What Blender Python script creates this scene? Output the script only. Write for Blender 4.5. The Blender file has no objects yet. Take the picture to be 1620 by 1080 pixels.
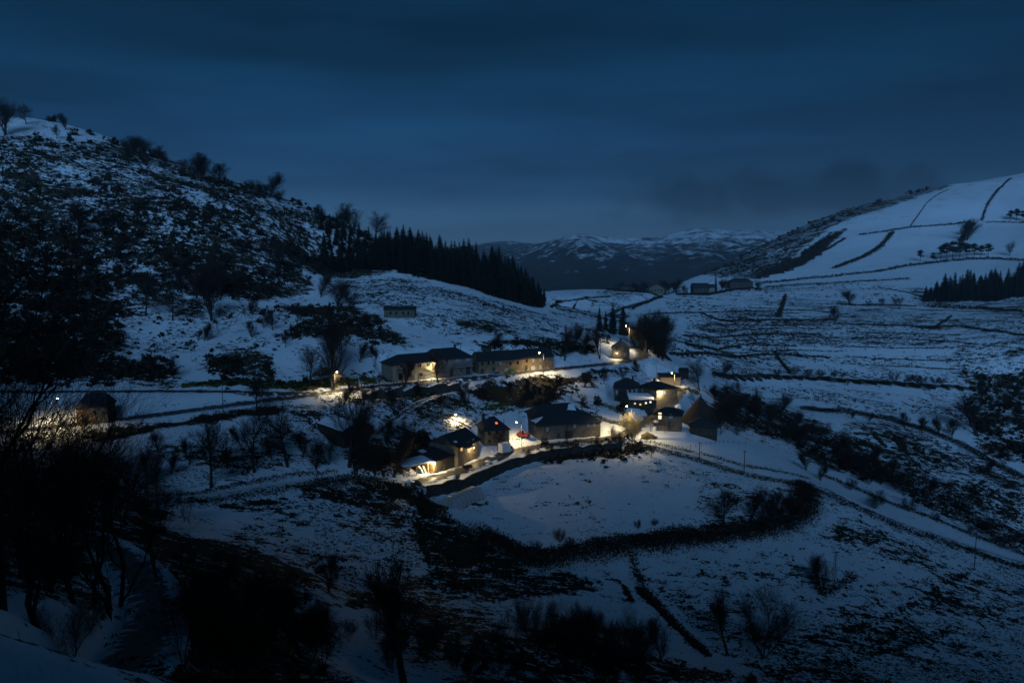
import bpy, math, random
import numpy as np
from mathutils import Vector, Matrix

# ------------------------------------------------------------------ camera, sky, sun, exposure
SC = bpy.context.scene
COL = SC.collection
CAMZ = 100.0
FPX = 1260.0                      # focal length in photo pixels (1620 wide)
PITCH = math.atan(140.0 / FPX)
cam_data = bpy.data.cameras.new('camera')
cam_data.sensor_width = 36.0
cam_data.lens = 36.0 * FPX / 1620.0
cam_data.clip_start = 0.1
cam_data.clip_end = 30000.0
cam = bpy.data.objects.new('camera', cam_data)
COL.objects.link(cam)
cam.location = (0, 0, CAMZ)
cam.rotation_euler = (math.radians(90) - PITCH, 0, 0)
SC.camera = cam

SUN_EL, SUN_AZ = 22.0, 183.0      # azimuth clockwise from +Y (the view direction)
world = bpy.data.worlds.new('World')
SC.world = world
world.use_nodes = True
wn, wl = world.node_tree.nodes, world.node_tree.links
bgn = wn['Background']
sky = wn.new('ShaderNodeTexSky')
sky.sky_type = 'NISHITA'
sky.sun_disc = False
sky.sun_elevation = math.radians(SUN_EL)
sky.sun_rotation = math.radians(SUN_AZ)
sky.altitude = 1200
sky.air_density = 1.3
sky.dust_density = 0.3
sky.ozone_density = 4.0
tint = wn.new('ShaderNodeMix'); tint.data_type = 'RGBA'; tint.blend_type = 'MULTIPLY'
tint.inputs['Factor'].default_value = 1.0
sepz = wn.new('ShaderNodeSeparateXYZ'); tcz = wn.new('ShaderNodeTexCoord'); wl.new(tcz.outputs['Generated'], sepz.inputs[0])
dusk = wn.new('ShaderNodeValToRGB')               # the dusk air: colour of the twilight by height above the horizon, the same all round
wl.new(sepz.outputs['Z'], dusk.inputs['Fac'])
dr_ = dusk.color_ramp; dr_.elements[0].position = 0.0; dr_.elements[0].color = (0.20, 0.42, 1.0, 1); dr_.elements[1].position = 0.42; dr_.elements[1].color = (0.010, 0.21, 0.29, 1)
for pos_, c_ in ((0.04, (0.19, 0.44, 1.0, 1)), (0.09, (0.105, 0.31, 0.66, 1)), (0.20, (0.050, 0.25, 0.42, 1))):
    e_ = dr_.elements.new(pos_); e_.color = c_
wl.new(dusk.outputs['Color'], tint.inputs['B'])
wl.new(sky.outputs['Color'], tint.inputs['A'])
# the dusk cloud deck: long soft bands, denser towards the horizon, all round the sky
geo = wn.new('ShaderNodeTexCoord')
mp = wn.new('ShaderNodeMapping'); mp.inputs['Scale'].default_value = (1.0, 1.0, 6.5); mp.inputs['Location'].default_value = (0.6, 0.2, 0.35)
wl.new(geo.outputs['Generated'], mp.inputs['Vector'])
nz = wn.new('ShaderNodeTexNoise'); nz.inputs['Scale'].default_value = 1.6
nz.inputs['Detail'].default_value = 5.0; nz.inputs['Roughness'].default_value = 0.5
wl.new(mp.outputs['Vector'], nz.inputs['Vector'])
rmp = wn.new('ShaderNodeMapRange'); rmp.inputs['From Min'].default_value = 0.38; rmp.inputs['From Max'].default_value = 0.62
rmp.inputs['To Min'].default_value = 0.62; rmp.inputs['To Max'].default_value = 1.22
wl.new(nz.outputs['Fac'], rmp.inputs['Value'])
cl = wn.new('ShaderNodeMix'); cl.data_type = 'RGBA'; cl.blend_type = 'MULTIPLY'; cl.inputs['Factor'].default_value = 1.0
wl.new(tint.outputs['Result'], cl.inputs['A'])
wl.new(rmp.outputs['Result'], cl.inputs['B'])
# the dark cloud bank that sits low over the right hill
cbx = wn.new('ShaderNodeVectorMath'); cbx.operation = 'SUBTRACT'; wl.new(tcz.outputs['Generated'], cbx.inputs[0]); cbx.inputs[1].default_value = (0.318, 0.945, 0.066)
cbs = wn.new('ShaderNodeVectorMath'); cbs.operation = 'MULTIPLY'; wl.new(cbx.outputs[0], cbs.inputs[0]); cbs.inputs[1].default_value = (4.6, 4.6, 30.0)
cbl = wn.new('ShaderNodeVectorMath'); cbl.operation = 'LENGTH'; wl.new(cbs.outputs[0], cbl.inputs[0])
cbn = wn.new('ShaderNodeTexNoise'); cbn.inputs['Scale'].default_value = 16.0; cbn.inputs['Detail'].default_value = 4.0; wl.new(tcz.outputs['Generated'], cbn.inputs['Vector'])
cba = wn.new('ShaderNodeMath'); cba.operation = 'MULTIPLY_ADD'; cba.inputs[1].default_value = 2.0; wl.new(cbn.outputs['Fac'], cba.inputs[0]); wl.new(cbl.outputs['Value'], cba.inputs[2])
cbr = wn.new('ShaderNodeMapRange'); cbr.interpolation_type = 'SMOOTHSTEP'; cbr.inputs['From Min'].default_value = 1.45; cbr.inputs['From Max'].default_value = 2.2; cbr.inputs['To Min'].default_value = 0.52; cbr.inputs['To Max'].default_value = 1.0
wl.new(cba.outputs[0], cbr.inputs['Value'])
cb = wn.new('ShaderNodeMix'); cb.data_type = 'RGBA'; cb.blend_type = 'MULTIPLY'; cb.inputs['Factor'].default_value = 1.0
wl.new(cl.outputs['Result'], cb.inputs['A']); wl.new(cbr.outputs['Result'], cb.inputs['B'])
wl.new(cb.outputs['Result'], bgn.inputs['Color'])
bgn.inputs['Strength'].default_value = 0.029

sd = bpy.data.lights.new('sun', 'SUN')
sd.energy = 1.85
sd.angle = math.radians(32)
sd.color = (0.21, 0.50, 1.0)
sun = bpy.data.objects.new('sun', sd)
COL.objects.link(sun)
_e, _a = math.radians(SUN_EL), math.radians(SUN_AZ)
_d = Vector((math.sin(_a) * math.cos(_e), math.cos(_a) * math.cos(_e), math.sin(_e)))   # towards the sun
sun.rotation_euler = _d.to_track_quat('Z', 'Y').to_euler()
sun.location = _d * 400

SC.view_settings.view_transform = 'Standard'
SC.view_settings.look = 'None'
SC.view_settings.gamma = 1
SC.view_settings.exposure = 0.0
SC.view_settings.use_curve_mapping = False
SC.render.engine = 'CYCLES'
SC.cycles.use_denoising = True
SC.cycles.max_bounces = 5
SC.cycles.diffuse_bounces = 2
SC.cycles.sample_clamp_indirect = 4.0

rnd = random.Random(7)
rng = np.random.default_rng(7)

# ------------------------------------------------------------------ projection and terrain
FWD = np.array([0, math.cos(PITCH), -math.sin(PITCH)])
UPV = np.array([0, math.sin(PITCH), math.cos(PITCH)])

def ray(u, v):
    return FWD + np.array([1.0, 0, 0]) * ((u - 810) / FPX) + UPV * ((540 - v) / FPX)

def P(u, v, Y):
    d = ray(u, v)
    return np.array([0, 0, CAMZ]) + d * (Y / d[1])

# surveyed points of the valley: photo column, photo row, distance ahead in metres
CP = [
 # upper road
 (0,690,196),(100,674,205),(250,656,214),(430,633,230),(520,621,240),(600,611,251),(690,601,262),(780,593,272),(870,584,285),(940,577,296),(1000,571,306),(1020,560,324),(1003,548,345),
 # far road and valley head
 (960,500,500),(985,487,570),(1050,466,720),(900,470,600),(870,492,520),(940,458,720),(1100,468,700),(1160,458,760),(1100,500,520),(1060,520,450),(1030,530,400),(1090,545,400),
 # village street
 (1062,604,291),(1076,617,281),(1052,645,262),(1005,676,246),(985,690,240),(880,702,229),(800,718,218),(740,743,206),(690,757,199),(640,768,192),
 # between street and road
 (880,640,250),(800,630,255),(716,664,237),(640,652,230),(700,622,248),(600,682,214),(560,650,222),(930,655,250),(930,620,268),(960,600,280),(1000,620,270),(1030,600,290),(1030,585,298),(780,650,245),(540,705,205),
 # right of the houses
 (1080,685,243),(1130,695,243),(1100,705,236),(1200,720,238),(1260,740,235),(1180,690,262),(1140,650,285),(1100,620,292),(1110,600,310),
 # fields below the street
 (740,772,198),(725,806,184),(850,752,207),(960,722,221),(820,890,160),(900,840,176),(1000,860,170),(1000,790,192),(1130,790,196),(1270,780,205),(1200,755,214),(1275,830,188),(1180,840,182),(1040,715,225),
 (1000,912,158),(1150,880,170),(1300,900,168),(1280,850,182),(1400,830,198),(1450,870,190),(1500,840,212),(1620,900,208),(1400,1000,146),(1400,1060,130),(1600,1000,160),(1600,1070,138),(1200,950,152),(1200,1060,124),
 (1000,1000,132),(1000,1070,114),(850,950,140),(850,1020,116),(850,1078,103),(700,870,162),(700,950,134),(640,800,180),
 # lower left
 (300,700,196),(200,735,180),(400,720,193),(480,700,201),(350,768,175),(450,765,180),(320,788,170),(430,769,180),(530,756,189),
 (450,850,154),(560,850,160),(600,950,130),(600,1010,106),(600,1075,90),(500,800,172),(500,920,128),(480,1000,96),(300,850,138),(400,900,122),(240,950,84),(205,890,100),(140,855,112),(230,1020,66),(200,1055,55),(60,820,120),(0,760,140),(0,850,100),(100,780,140),(180,780,158),
 (380,1000,78),(380,1070,60),(280,1075,50),(60,940,62),(0,960,45),(100,1000,36),
 (0,1008,8),(60,1030,7.5),(120,1050,6.8),(185,1080,6.2),(40,1075,5.6),
 # left hill
 (0,640,212),(100,621,224),(250,619,229),(400,620,233),(200,598,240),(300,590,246),(400,585,252),(480,605,248),(540,597,252),(250,545,275),(400,540,272),(350,510,300),(530,555,266),(500,520,288),(600,555,272),
 (540,500,305),(630,504,308),(560,470,335),(700,560,276),(700,530,296),(760,550,288),(820,545,295),(860,548,303),(900,560,303),(740,500,322),(830,520,325),(900,525,338),(950,553,322),(700,470,350),(800,490,365),(860,500,375),(900,515,360),
 (500,430,395),(560,428,400),(620,430,398),(700,445,396),(780,468,402),(850,488,412),(700,425,438),(780,447,445),(850,476,442),
 (480,470,345),(300,480,312),(180,500,290),(60,520,268),(0,540,250),(300,420,340),(100,420,325),(0,430,305),(400,380,375),(480,390,392),(300,340,372),(150,330,362),(0,330,350),(420,340,405),
 (300,290,410),(150,250,410),(0,225,400),(0,200,440),(60,188,465),(190,226,462),(330,276,452),(430,308,446),(500,338,444),(600,380,446),(660,402,446),
 # right slopes
 (1200,630,335),(1300,655,330),(1400,690,318),(1500,740,296),(1600,800,272),(1620,840,262),(1300,690,300),(1400,745,268),(1500,790,250),(1600,850,240),(1200,640,318),(1300,720,262),
 (1150,592,378),(1250,598,390),(1400,604,405),(1520,612,412),(1620,620,415),(1250,640,345),(1400,660,345),(1540,680,340),(1620,700,345),(1620,760,300),
 (1150,560,430),(1300,545,470),(1450,550,465),(1600,560,440),(1150,510,520),(1300,500,570),(1450,500,560),(1600,500,540),(1200,470,690),(1300,462,710),(1450,470,680),(1600,478,640),
 (1200,452,860),(1300,438,850),(1450,420,850),(1600,410,850),(1250,422,940),(1350,395,980),(1500,365,1020),(1600,355,1040),(1450,330,1140),(1550,315,1160),(1620,310,1170),
 (1110,436,1000),(1150,420,1060),(1200,393,1150),(1260,363,1200),(1330,336,1240),(1400,316,1280),(1500,293,1330),(1620,275,1380),(1190,420,1040),(1250,395,1060),(1320,360,1110),
]
WP = [  # points off the picture: x, y, z
 (0,0,98.3),(4,4,97.6),(-4,3,98.0),(8,2,97.6),(3,9,94.5),(10,14,91),(-12,8,97),(0,-12,103),(0,-40,138),(0,-140,212),(0,-400,235),(-60,-140,212),(60,-140,205),(60,-10,96),(-60,-10,112),(60,40,72),(110,70,48),(150,20,62),(200,100,26),(-40,20,98),(-90,60,80),(-160,60,92),(-200,150,72),(-260,260,92),(-330,300,128),(-420,380,172),(-500,150,160),(-300,-100,225),(200,-120,165),(-120,-90,195),(300,60,40),(260,160,12),(320,250,30),(420,330,62),(520,430,92),(700,600,130),(900,900,210),(1000,1300,250),  # the unseen hill behind the camera is raised to shade the near ground
 (-260,620,150),(-100,620,85),(0,560,45),(-420,700,185),(-700,500,200),(-50,900,10),(-300,1100,30),(100,1000,5),(220,1300,-20),(400,1700,0),(900,1900,150),(-800,1200,120),(0,1600,-110),(600,2500,-110),(-600,2500,-120),(1500,1500,260),(1600,300,220),(0,4000,-220),(2500,4000,-150),(-2500,4000,-200),(0,9000,-300),(5000,9000,-300),(-5000,9000,-300),(0,-3000,200),(4000,0,200),(-4000,0,200),(6000,6000,0),(-6000,6000,0),
 (300,340,44),(40,70,52),(70,55,52),(20,60,60),(-10,60,66),(-20,40,78),(40,40,68),
]

def _key(x, y):
    r = np.sqrt(x * x + y * y) + 1.5
    return np.stack([x / r * 1.0, y / r * 1.0, np.log(r)], -1)

_pts = np.array([P(*c) for c in CP] + [np.array(w, float) for w in WP])
_K = _key(_pts[:, 0], _pts[:, 1])
_C = 0.035
def _phi(a, b):
    d2 = ((a[:, None, :] - b[None, :, :]) ** 2).sum(-1)
    return np.sqrt(d2 + _C * _C)
_A = _phi(_K, _K)
_n = len(_K)
_pl = np.concatenate([_K[:, 2:3], np.ones((_n, 1))], 1)
_M = np.block([[_A - np.eye(_n) * 0.004, _pl], [_pl.T, np.zeros((2, 2))]])
_W = np.linalg.solve(_M, np.concatenate([_pts[:, 2], np.zeros(2)]))

def vnoise(x, y, seed=0):
    """smooth value noise in -1..1"""
    xi, yi = np.floor(x).astype(np.int64), np.floor(y).astype(np.int64)
    fx, fy = x - xi, y - yi
    fx = fx * fx * (3 - 2 * fx); fy = fy * fy * (3 - 2 * fy)
    def h(a, b):
        n = (a * 374761393 + b * 668265263 + seed * 1442695041) & 0xFFFFFFFF
        n = ((n ^ (n >> 13)) * 1274126177) & 0xFFFFFFFF
        return ((n ^ (n >> 16)) & 0xFFFF) / 32767.5 - 1
    return (h(xi, yi) * (1 - fx) + h(xi + 1, yi) * fx) * (1 - fy) + (h(xi, yi + 1) * (1 - fx) + h(xi + 1, yi + 1) * fx) * fy

def fbm(x, y, sc, oct=4, seed=0, gain=0.5):
    s, a, t = 0, 1.0, 0.0
    for k in range(oct):
        s = s + a * vnoise(x / sc * 2 ** k, y / sc * 2 ** k, seed + k * 17)
        t += a; a *= gain
    return s / t

AZF = np.radians(np.arange(-38, 38.01, 0.105))
AZC = np.radians(np.arange(39.5, 320.6, 1.5))
AZ = np.concatenate([AZF, AZC])
NF = len(AZF)
RR = np.concatenate([np.array([0.6, 1.2, 1.8]), np.exp(np.linspace(math.log(2.4), math.log(1900), 600)), np.exp(np.linspace(math.log(1950), math.log(12000), 50))])
GX = np.sin(AZ)[:, None] * RR[None, :]
GY = np.cos(AZ)[:, None] * RR[None, :]

def base_height(x, y):
    sh = x.shape
    x = x.ravel(); y = y.ravel()
    out = np.empty(x.shape)
    for i in range(0, len(x), 40000):
        k = _key(x[i:i + 40000], y[i:i + 40000]).astype(np.float32)
        kc = _K.astype(np.float32)
        d2 = (k ** 2).sum(1)[:, None] + (kc ** 2).sum(1)[None] - 2 * k @ kc.T
        ph = np.sqrt(np.maximum(d2, 0) + _C * _C)
        out[i:i + 40000] = ph @ _W[:_n].astype(np.float32) + k[:, 2] * _W[_n] + _W[_n + 1]
    return out.reshape(sh)

GZ = base_height(GX, GY)
_r = np.sqrt(GX ** 2 + GY ** 2)
_amp = np.clip((_r - 6) / 40, 0, 1)
GZ += _amp * (0.55 * fbm(GX, GY, 26, 3, 5) + 0.34 * fbm(GX, GY, 6, 3, 9) + np.clip(_r / 700 - .3, 0, 2) * 1.6 * fbm(GX, GY, 60, 4, 21))
GZ += np.clip(1 - _r / 14, 0, 1) * 0.10 * fbm(GX, GY, 1.4, 3, 33)

def ground_z(x, y, G=None):
    """height of the ground sheet (bilinear on its own grid)"""
    G = GZ if G is None else G
    x = np.asarray(x, float); y = np.asarray(y, float)
    r = np.hypot(x, y); a = np.arctan2(x, y)
    a = np.where(a < AZ[0], a + 2 * math.pi, a)
    i = np.clip(np.searchsorted(AZ, a) - 1, 0, len(AZ) - 2)
    j = np.clip(np.searchsorted(RR, r) - 1, 0, len(RR) - 2)
    fa = np.clip((a - AZ[i]) / (AZ[i + 1] - AZ[i]), 0, 1); fr = np.clip((r - RR[j]) / (RR[j + 1] - RR[j]), 0, 1)
    return (G[i, j] * (1 - fa) + G[i + 1, j] * fa) * (1 - fr) + (G[i, j + 1] * (1 - fa) + G[i + 1, j + 1] * fa) * fr

def hit(u, v, ymin=0.0, back=False):
    """where the line of sight through a photo pixel meets the ground"""
    d = ray(u, v)
    a = math.atan2(d[0], d[1]); h = math.hypot(d[0], d[1])
    rr = RR[RR < 1900]
    z = ground_z(np.sin(a) * rr, np.cos(a) * rr)
    rz = CAMZ + d[2] / h * rr
    ok = (z >= rz) & (rr * math.cos(a) > ymin)
    k = np.argmax(ok)
    if not ok.any():
        k = int(np.argmin(np.where(rr * math.cos(a) > max(ymin, 20), rz - z, 1e9)))
        r = rr[k]
    elif k == 0:
        r = rr[0]
    else:
        d0 = rz[k - 1] - z[k - 1]; d1 = rz[k] - z[k]
        t = d0 / (d0 - d1) if abs(d0 - d1) > 1e-9 else 0.5
        r = rr[k - 1] + (rr[k] - rr[k - 1]) * min(max(t, 0), 1)
    x, y = math.sin(a) * r, math.cos(a) * r
    return np.array([x, y, float(ground_z(x, y))])

def at(u, Y):
    """ground point in a photo column at a distance ahead (for things whose foot is hidden)"""
    x = (u - 810) / FPX * Y * math.cos(PITCH) * 1.0
    # the exact column depends a little on height: iterate
    for _ in range(4):
        z = float(ground_z(x, Y))
        depth = Y * math.cos(PITCH) - (z - CAMZ) * math.sin(PITCH)
        x = (u - 810) / FPX * depth
    return np.array([x, Y, float(ground_z(x, Y))])

# ------------------------------------------------------------------ mesh and object helpers
class MB:
    """collects shapes that become ONE mesh object"""
    def __init__(s): s.v, s.f = [], []
    def add(s, vs, fs):
        b = len(s.v); s.v += [tuple(map(float, p)) for p in vs]; s.f += [tuple(i + b for i in f) for f in fs]
        return s
    def box(s, x0, x1, y0, y1, z0, z1):
        return s.add([(x0,y0,z0),(x1,y0,z0),(x1,y1,z0),(x0,y1,z0),(x0,y0,z1),(x1,y0,z1),(x1,y1,z1),(x0,y1,z1)],
                     [(0,3,2,1),(4,5,6,7),(0,1,5,4),(1,2,6,5),(2,3,7,6),(3,0,4,7)])
    def tube(s, p0, p1, r0, r1=None, n=6):
        r1 = r0 if r1 is None else r1
        p0, p1 = Vector(p0), Vector(p1); d = (p1 - p0)
        if d.length < 1e-6: return s
        q = d.normalized().to_track_quat('Z', 'Y')
        ring = [q @ Vector((math.cos(2*math.pi*k/n), math.sin(2*math.pi*k/n), 0)) for k in range(n)]
        vs = [p0 + a * r0 for a in ring] + [p1 + a * r1 for a in ring]
        fs = [(k, (k+1) % n, n + (k+1) % n, n + k) for k in range(n)] + [tuple(range(n-1, -1, -1)), tuple(range(n, 2*n))]
        return s.add(vs, fs)
    def ball(s, c, rx, ry, rz, n=10, m=6):
        vs, fs = [], []
        for i in range(m + 1):
            t = math.pi * i / m
            for k in range(n):
                a = 2 * math.pi * k / n
                vs.append((c[0] + rx*math.sin(t)*math.cos(a), c[1] + ry*math.sin(t)*math.sin(a), c[2] + rz*math.cos(t)))
        for i in range(m):
            for k in range(n):
                fs.append((i*n+k, i*n+(k+1) % n, (i+1)*n+(k+1) % n, (i+1)*n+k))
        return s.add(vs, fs)
    def slab(s, quad, t):
        """a sheet of thickness t whose top is the given polygon (counter-clockwise from above)"""
        n = len(quad)
        lo = [(p[0], p[1], p[2] - t) for p in quad]
        return s.add(list(quad) + lo, [tuple(range(n)), tuple(range(2*n-1, n-1, -1))] + [(i, n+i, n+(i+1) % n, (i+1) % n) for i in range(n)])
    def mesh(s, name, mat, smooth=False):
        me = bpy.data.meshes.new(name); me.from_pydata(s.v, [], s.f)
        if mat is not None: me.materials.append(mat)
        if smooth: me.polygons.foreach_set('use_smooth', np.ones(len(me.polygons), bool))
        me.update(); return me
    def build(s, name, mat, parent=None, smooth=False, loc=None):
        o = bpy.data.objects.new(name, s.mesh(name, mat, smooth)); COL.objects.link(o)
        if parent is not None: o.parent = parent
        if loc is not None: o.location = loc
        return o

def np_mesh(name, V, F, mat, smooth=False):
    """V (n,3), F (m,k) all faces with k corners"""
    me = bpy.data.meshes.new(name)
    V = np.ascontiguousarray(V, np.float32); F = np.ascontiguousarray(F, np.int32)
    me.vertices.add(len(V)); me.vertices.foreach_set('co', V.ravel())
    me.loops.add(F.size); me.loops.foreach_set('vertex_index', F.ravel())
    me.polygons.add(len(F)); me.polygons.foreach_set('loop_start', np.arange(len(F), dtype=np.int32) * F.shape[1])
    if smooth: me.polygons.foreach_set('use_smooth', np.ones(len(F), bool))
    if mat is not None: me.materials.append(mat)
    me.update(calc_edges=True); return me

def link(name, me, parent=None, loc=None):
    o = bpy.data.objects.new(name, me); COL.objects.link(o)
    if parent is not None: o.parent = parent
    if loc is not None: o.location = loc
    return o

def empty(name, loc, rz=0.0):
    o = bpy.data.objects.new(name, None); COL.objects.link(o)
    o.location = loc; o.rotation_euler = (0, 0, rz); o.empty_display_size = 0.5
    return o

def tag(o, label=None, cat=None, group=None, kind=None):
    if label: o['label'] = label
    if cat: o['category'] = cat
    if group: o['group'] = group
    if kind: o['kind'] = kind
    return o

# ------------------------------------------------------------------ materials
def mat(name, col, rough=0.85, var=0.25, scale=3.0, bump=0.0, metal=0.0, emit=None, estr=0.0, col2=None, spec=0.3, detail=4.0):
    m = bpy.data.materials.new(name); m.use_nodes = True
    n, l = m.node_tree.nodes, m.node_tree.links
    b = n['Principled BSDF']
    b.inputs['Roughness'].default_value = rough; b.inputs['Metallic'].default_value = metal
    b.inputs['Specular IOR Level'].default_value = spec
    tc = n.new('ShaderNodeTexCoord'); nz = n.new('ShaderNodeTexNoise')
    nz.inputs['Scale'].default_value = scale; nz.inputs['Detail'].default_value = detail
    l.new(tc.outputs['Object'], nz.inputs['Vector'])
    mr = n.new('ShaderNodeMapRange'); mr.inputs['From Min'].default_value = 0.3; mr.inputs['From Max'].default_value = 0.7
    l.new(nz.outputs['Fac'], mr.inputs['Value'])
    mx = n.new('ShaderNodeMix'); mx.data_type = 'RGBA'
    c2 = col2 if col2 else tuple(min(1, c * (1 + var)) for c in col)
    c1 = col if col2 else tuple(c * (1 - var) for c in col)
    mx.inputs['A'].default_value = (*c1, 1); mx.inputs['B'].default_value = (*c2, 1)
    l.new(mr.outputs['Result'], mx.inputs['Factor']); l.new(mx.outputs['Result'], b.inputs['Base Color'])
    if bump:
        bp = n.new('ShaderNodeBump'); bp.inputs['Strength'].default_value = bump; bp.inputs['Distance'].default_value = 0.05
        l.new(nz.outputs['Fac'], bp.inputs['Height']); l.new(bp.outputs['Normal'], b.inputs['Normal'])
    if emit:
        b.inputs['Emission Color'].default_value = (*emit, 1); b.inputs['Emission Strength'].default_value = estr
    return m

def stone_mat(name, dark, light, mortar, scale=2.4):
    m = bpy.data.materials.new(name); m.use_nodes = True
    n, l = m.node_tree.nodes, m.node_tree.links; b = n['Principled BSDF']; b.inputs['Roughness'].default_value = 0.95
    b.inputs['Specular IOR Level'].default_value = 0.15
    tc = n.new('ShaderNodeTexCoord'); mp = n.new('ShaderNodeMapping'); mp.inputs['Scale'].default_value = (1, 1, 1.8)
    l.new(tc.outputs['Object'], mp.inputs['Vector'])
    vo = n.new('ShaderNodeTexVoronoi'); vo.inputs['Scale'].default_value = scale; l.new(mp.outputs['Vector'], vo.inputs['Vector'])
    sp = n.new('ShaderNodeSeparateColor'); l.new(vo.outputs['Color'], sp.inputs['Color'])
    mx = n.new('ShaderNodeMix'); mx.data_type = 'RGBA'; mx.inputs['A'].default_value = (*dark, 1); mx.inputs['B'].default_value = (*light, 1)
    l.new(sp.outputs['Red'], mx.inputs['Factor'])
    ve = n.new('ShaderNodeTexVoronoi'); ve.feature = 'DISTANCE_TO_EDGE'; ve.inputs['Scale'].default_value = scale; l.new(mp.outputs['Vector'], ve.inputs['Vector'])
    rm = n.new('ShaderNodeMapRange'); rm.inputs['From Max'].default_value = 0.09; l.new(ve.outputs['Distance'], rm.inputs['Value'])
    m2 = n.new('ShaderNodeMix'); m2.data_type = 'RGBA'; m2.inputs['A'].default_value = (*mortar, 1)
    l.new(rm.outputs['Result'], m2.inputs['Factor']); l.new(mx.outputs['Result'], m2.inputs['B'])
    nz = n.new('ShaderNodeTexNoise'); nz.inputs['Scale'].default_value = 0.5; nz.inputs['Detail'].default_value = 5; l.new(tc.outputs['Object'], nz.inputs['Vector'])
    m3 = n.new('ShaderNodeMix'); m3.data_type = 'RGBA'; m3.blend_type = 'MULTIPLY'; m3.inputs['Factor'].default_value = 0.7
    l.new(m2.outputs['Result'], m3.inputs['A'])
    cr = n.new('ShaderNodeMapRange'); cr.inputs['From Min'].default_value = 0.3; cr.inputs['From Max'].default_value = 0.7; cr.inputs['To Min'].default_value = 0.5; cr.inputs['To Max'].default_value = 1.15
    l.new(nz.outputs['Fac'], cr.inputs['Value']); l.new(cr.outputs['Result'], m3.inputs['B'])
    l.new(m3.outputs['Result'], b.inputs['Base Color'])
    bp = n.new('ShaderNodeBump'); bp.inputs['Strength'].default_value = 0.7; bp.inputs['Distance'].default_value = 0.08
    l.new(rm.outputs['Result'], bp.inputs['Height']); l.new(bp.outputs['Normal'], b.inputs['Normal'])
    return m

M = {}
M['stone_warm'] = stone_mat('stone_warm', (.20,.13,.07), (.36,.26,.15), (.25,.19,.12))
M['stone_grey'] = stone_mat('stone_grey', (.11,.095,.075), (.24,.20,.15), (.17,.145,.11))
M['stone_dark'] = stone_mat('stone_dark', (.05,.043,.034), (.12,.10,.08), (.07,.06,.05))
M['plaster'] = mat('plaster', (.24,.21,.15), 0.95, 0.22, 0.8)
M['plaster_grey'] = mat('plaster_grey', (.19,.175,.15), 0.95, 0.25, 0.7)
M['slate'] = mat('slate', (.030,.034,.038), 0.62, 0.35, 2.2, 0.5)
M['slate_pale'] = mat('slate_pale', (.20,.19,.17), 0.7, 0.3, 2.0, 0.4)
M['thatch'] = mat('thatch', (.060,.040,.026), 1.0, 0.5, 5.0, 0.8)
M['wood'] = mat('wood', (.14,.085,.045), 0.8, 0.4, 4.0, 0.3)
M['wood_dark'] = mat('wood_dark', (.045,.035,.026), 0.85, 0.4, 4.0, 0.3)
M['wood_pale'] = mat('wood_pale', (.30,.22,.13), 0.8, 0.3, 3.0, 0.3)
M['window_frame'] = mat('window_frame', (.40,.39,.36), 0.6, 0.15)
M['frame_brown'] = mat('frame_brown', (.16,.085,.04), 0.6, 0.2)
M['glass'] = mat('glass', (.012,.014,.018), 0.08, 0.1, spec=0.6)
M['glass_pale'] = mat('glass_pale', (.30,.33,.36), 0.3, 0.1)
M['door_pale'] = mat('door_pale', (.42,.41,.38), 0.6, 0.15)
M['door_dark'] = mat('door_dark', (.05,.045,.04), 0.7, 0.2)
M['lit_warm'] = mat('lit_warm', (.8,.6,.3), 0.6, 0.1, 6.0, emit=(1.0,.62,.22), estr=0.9)
M['lit_white'] = mat('lit_white', (.8,.7,.5), 0.6, 0.1, 6.0, emit=(1.0,.80,.45), estr=1.5)
M['lit_orange'] = mat('lit_orange', (.7,.3,.1), 0.6, 0.1, 6.0, emit=(1.0,.36,.09), estr=0.9)
M['lit_red'] = mat('lit_red', (.7,.2,.1), 0.6, 0.1, 6.0, emit=(1.0,.20,.06), estr=1.1)
M['lens'] = mat('lens', (.9,.85,.7), 0.4, 0.02, emit=(1.0,.84,.52), estr=60.0)
M['metal'] = mat('metal', (.10,.10,.10), 0.5, 0.2, metal=0.4)
M['metal_pale'] = mat('metal_pale', (.35,.35,.35), 0.45, 0.2, metal=0.5)
M['concrete'] = mat('concrete', (.30,.29,.27), 0.9, 0.2, 2.0, 0.2)
M['snow'] = mat('snow', (.84,.85,.87), 0.75, 0.05, 2.0, 0.25, spec=0.15)
M['red_paint'] = mat('red_paint', (.13,.016,.014), 0.5, 0.3, 3.0)
M['brown_paint'] = mat('brown_paint', (.10,.035,.025), 0.7, 0.3, 3.0)
M['white_paint'] = mat('white_paint', (.70,.70,.68), 0.5, 0.12, 1.5)
M['car_paint'] = mat('car_paint', (.42,.45,.50), 0.3, 0.08, 1.0, metal=0.4, spec=0.5)
M['rubber'] = mat('rubber', (.012,.012,.012), 0.8, 0.1)
M['green_plastic'] = mat('green_plastic', (.03,.16,.05), 0.5, 0.2)
M['blue_plastic'] = mat('blue_plastic', (.06,.16,.28), 0.5, 0.2)
M['sack'] = mat('sack', (.72,.70,.62), 0.8, 0.15, 3.0, 0.3)
M['firewood'] = mat('firewood', (.26,.16,.08), 0.9, 0.4, 6.0, 0.3)
M['bark'] = mat('bark', (.040,.033,.026), 0.95, 0.4, 5.0, 0.4)
M['bark_pale'] = mat('bark_pale', (.11,.095,.07), 0.95, 0.4, 5.0, 0.4)
M['twig'] = mat('twig', (.034,.027,.022), 0.95, 0.3, 1.0)
M['twig_pale'] = mat('twig_pale', (.20,.17,.10), 0.95, 0.3, 1.0)
M['needles'] = mat('needles', (.013,.019,.013), 0.9, 0.5, 0.8)
M['broom'] = mat('broom', (.024,.022,.013), 0.95, 0.5, 0.5)
M['bramble'] = mat('bramble', (.030,.024,.015), 0.95, 0.5, 0.5)
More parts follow.
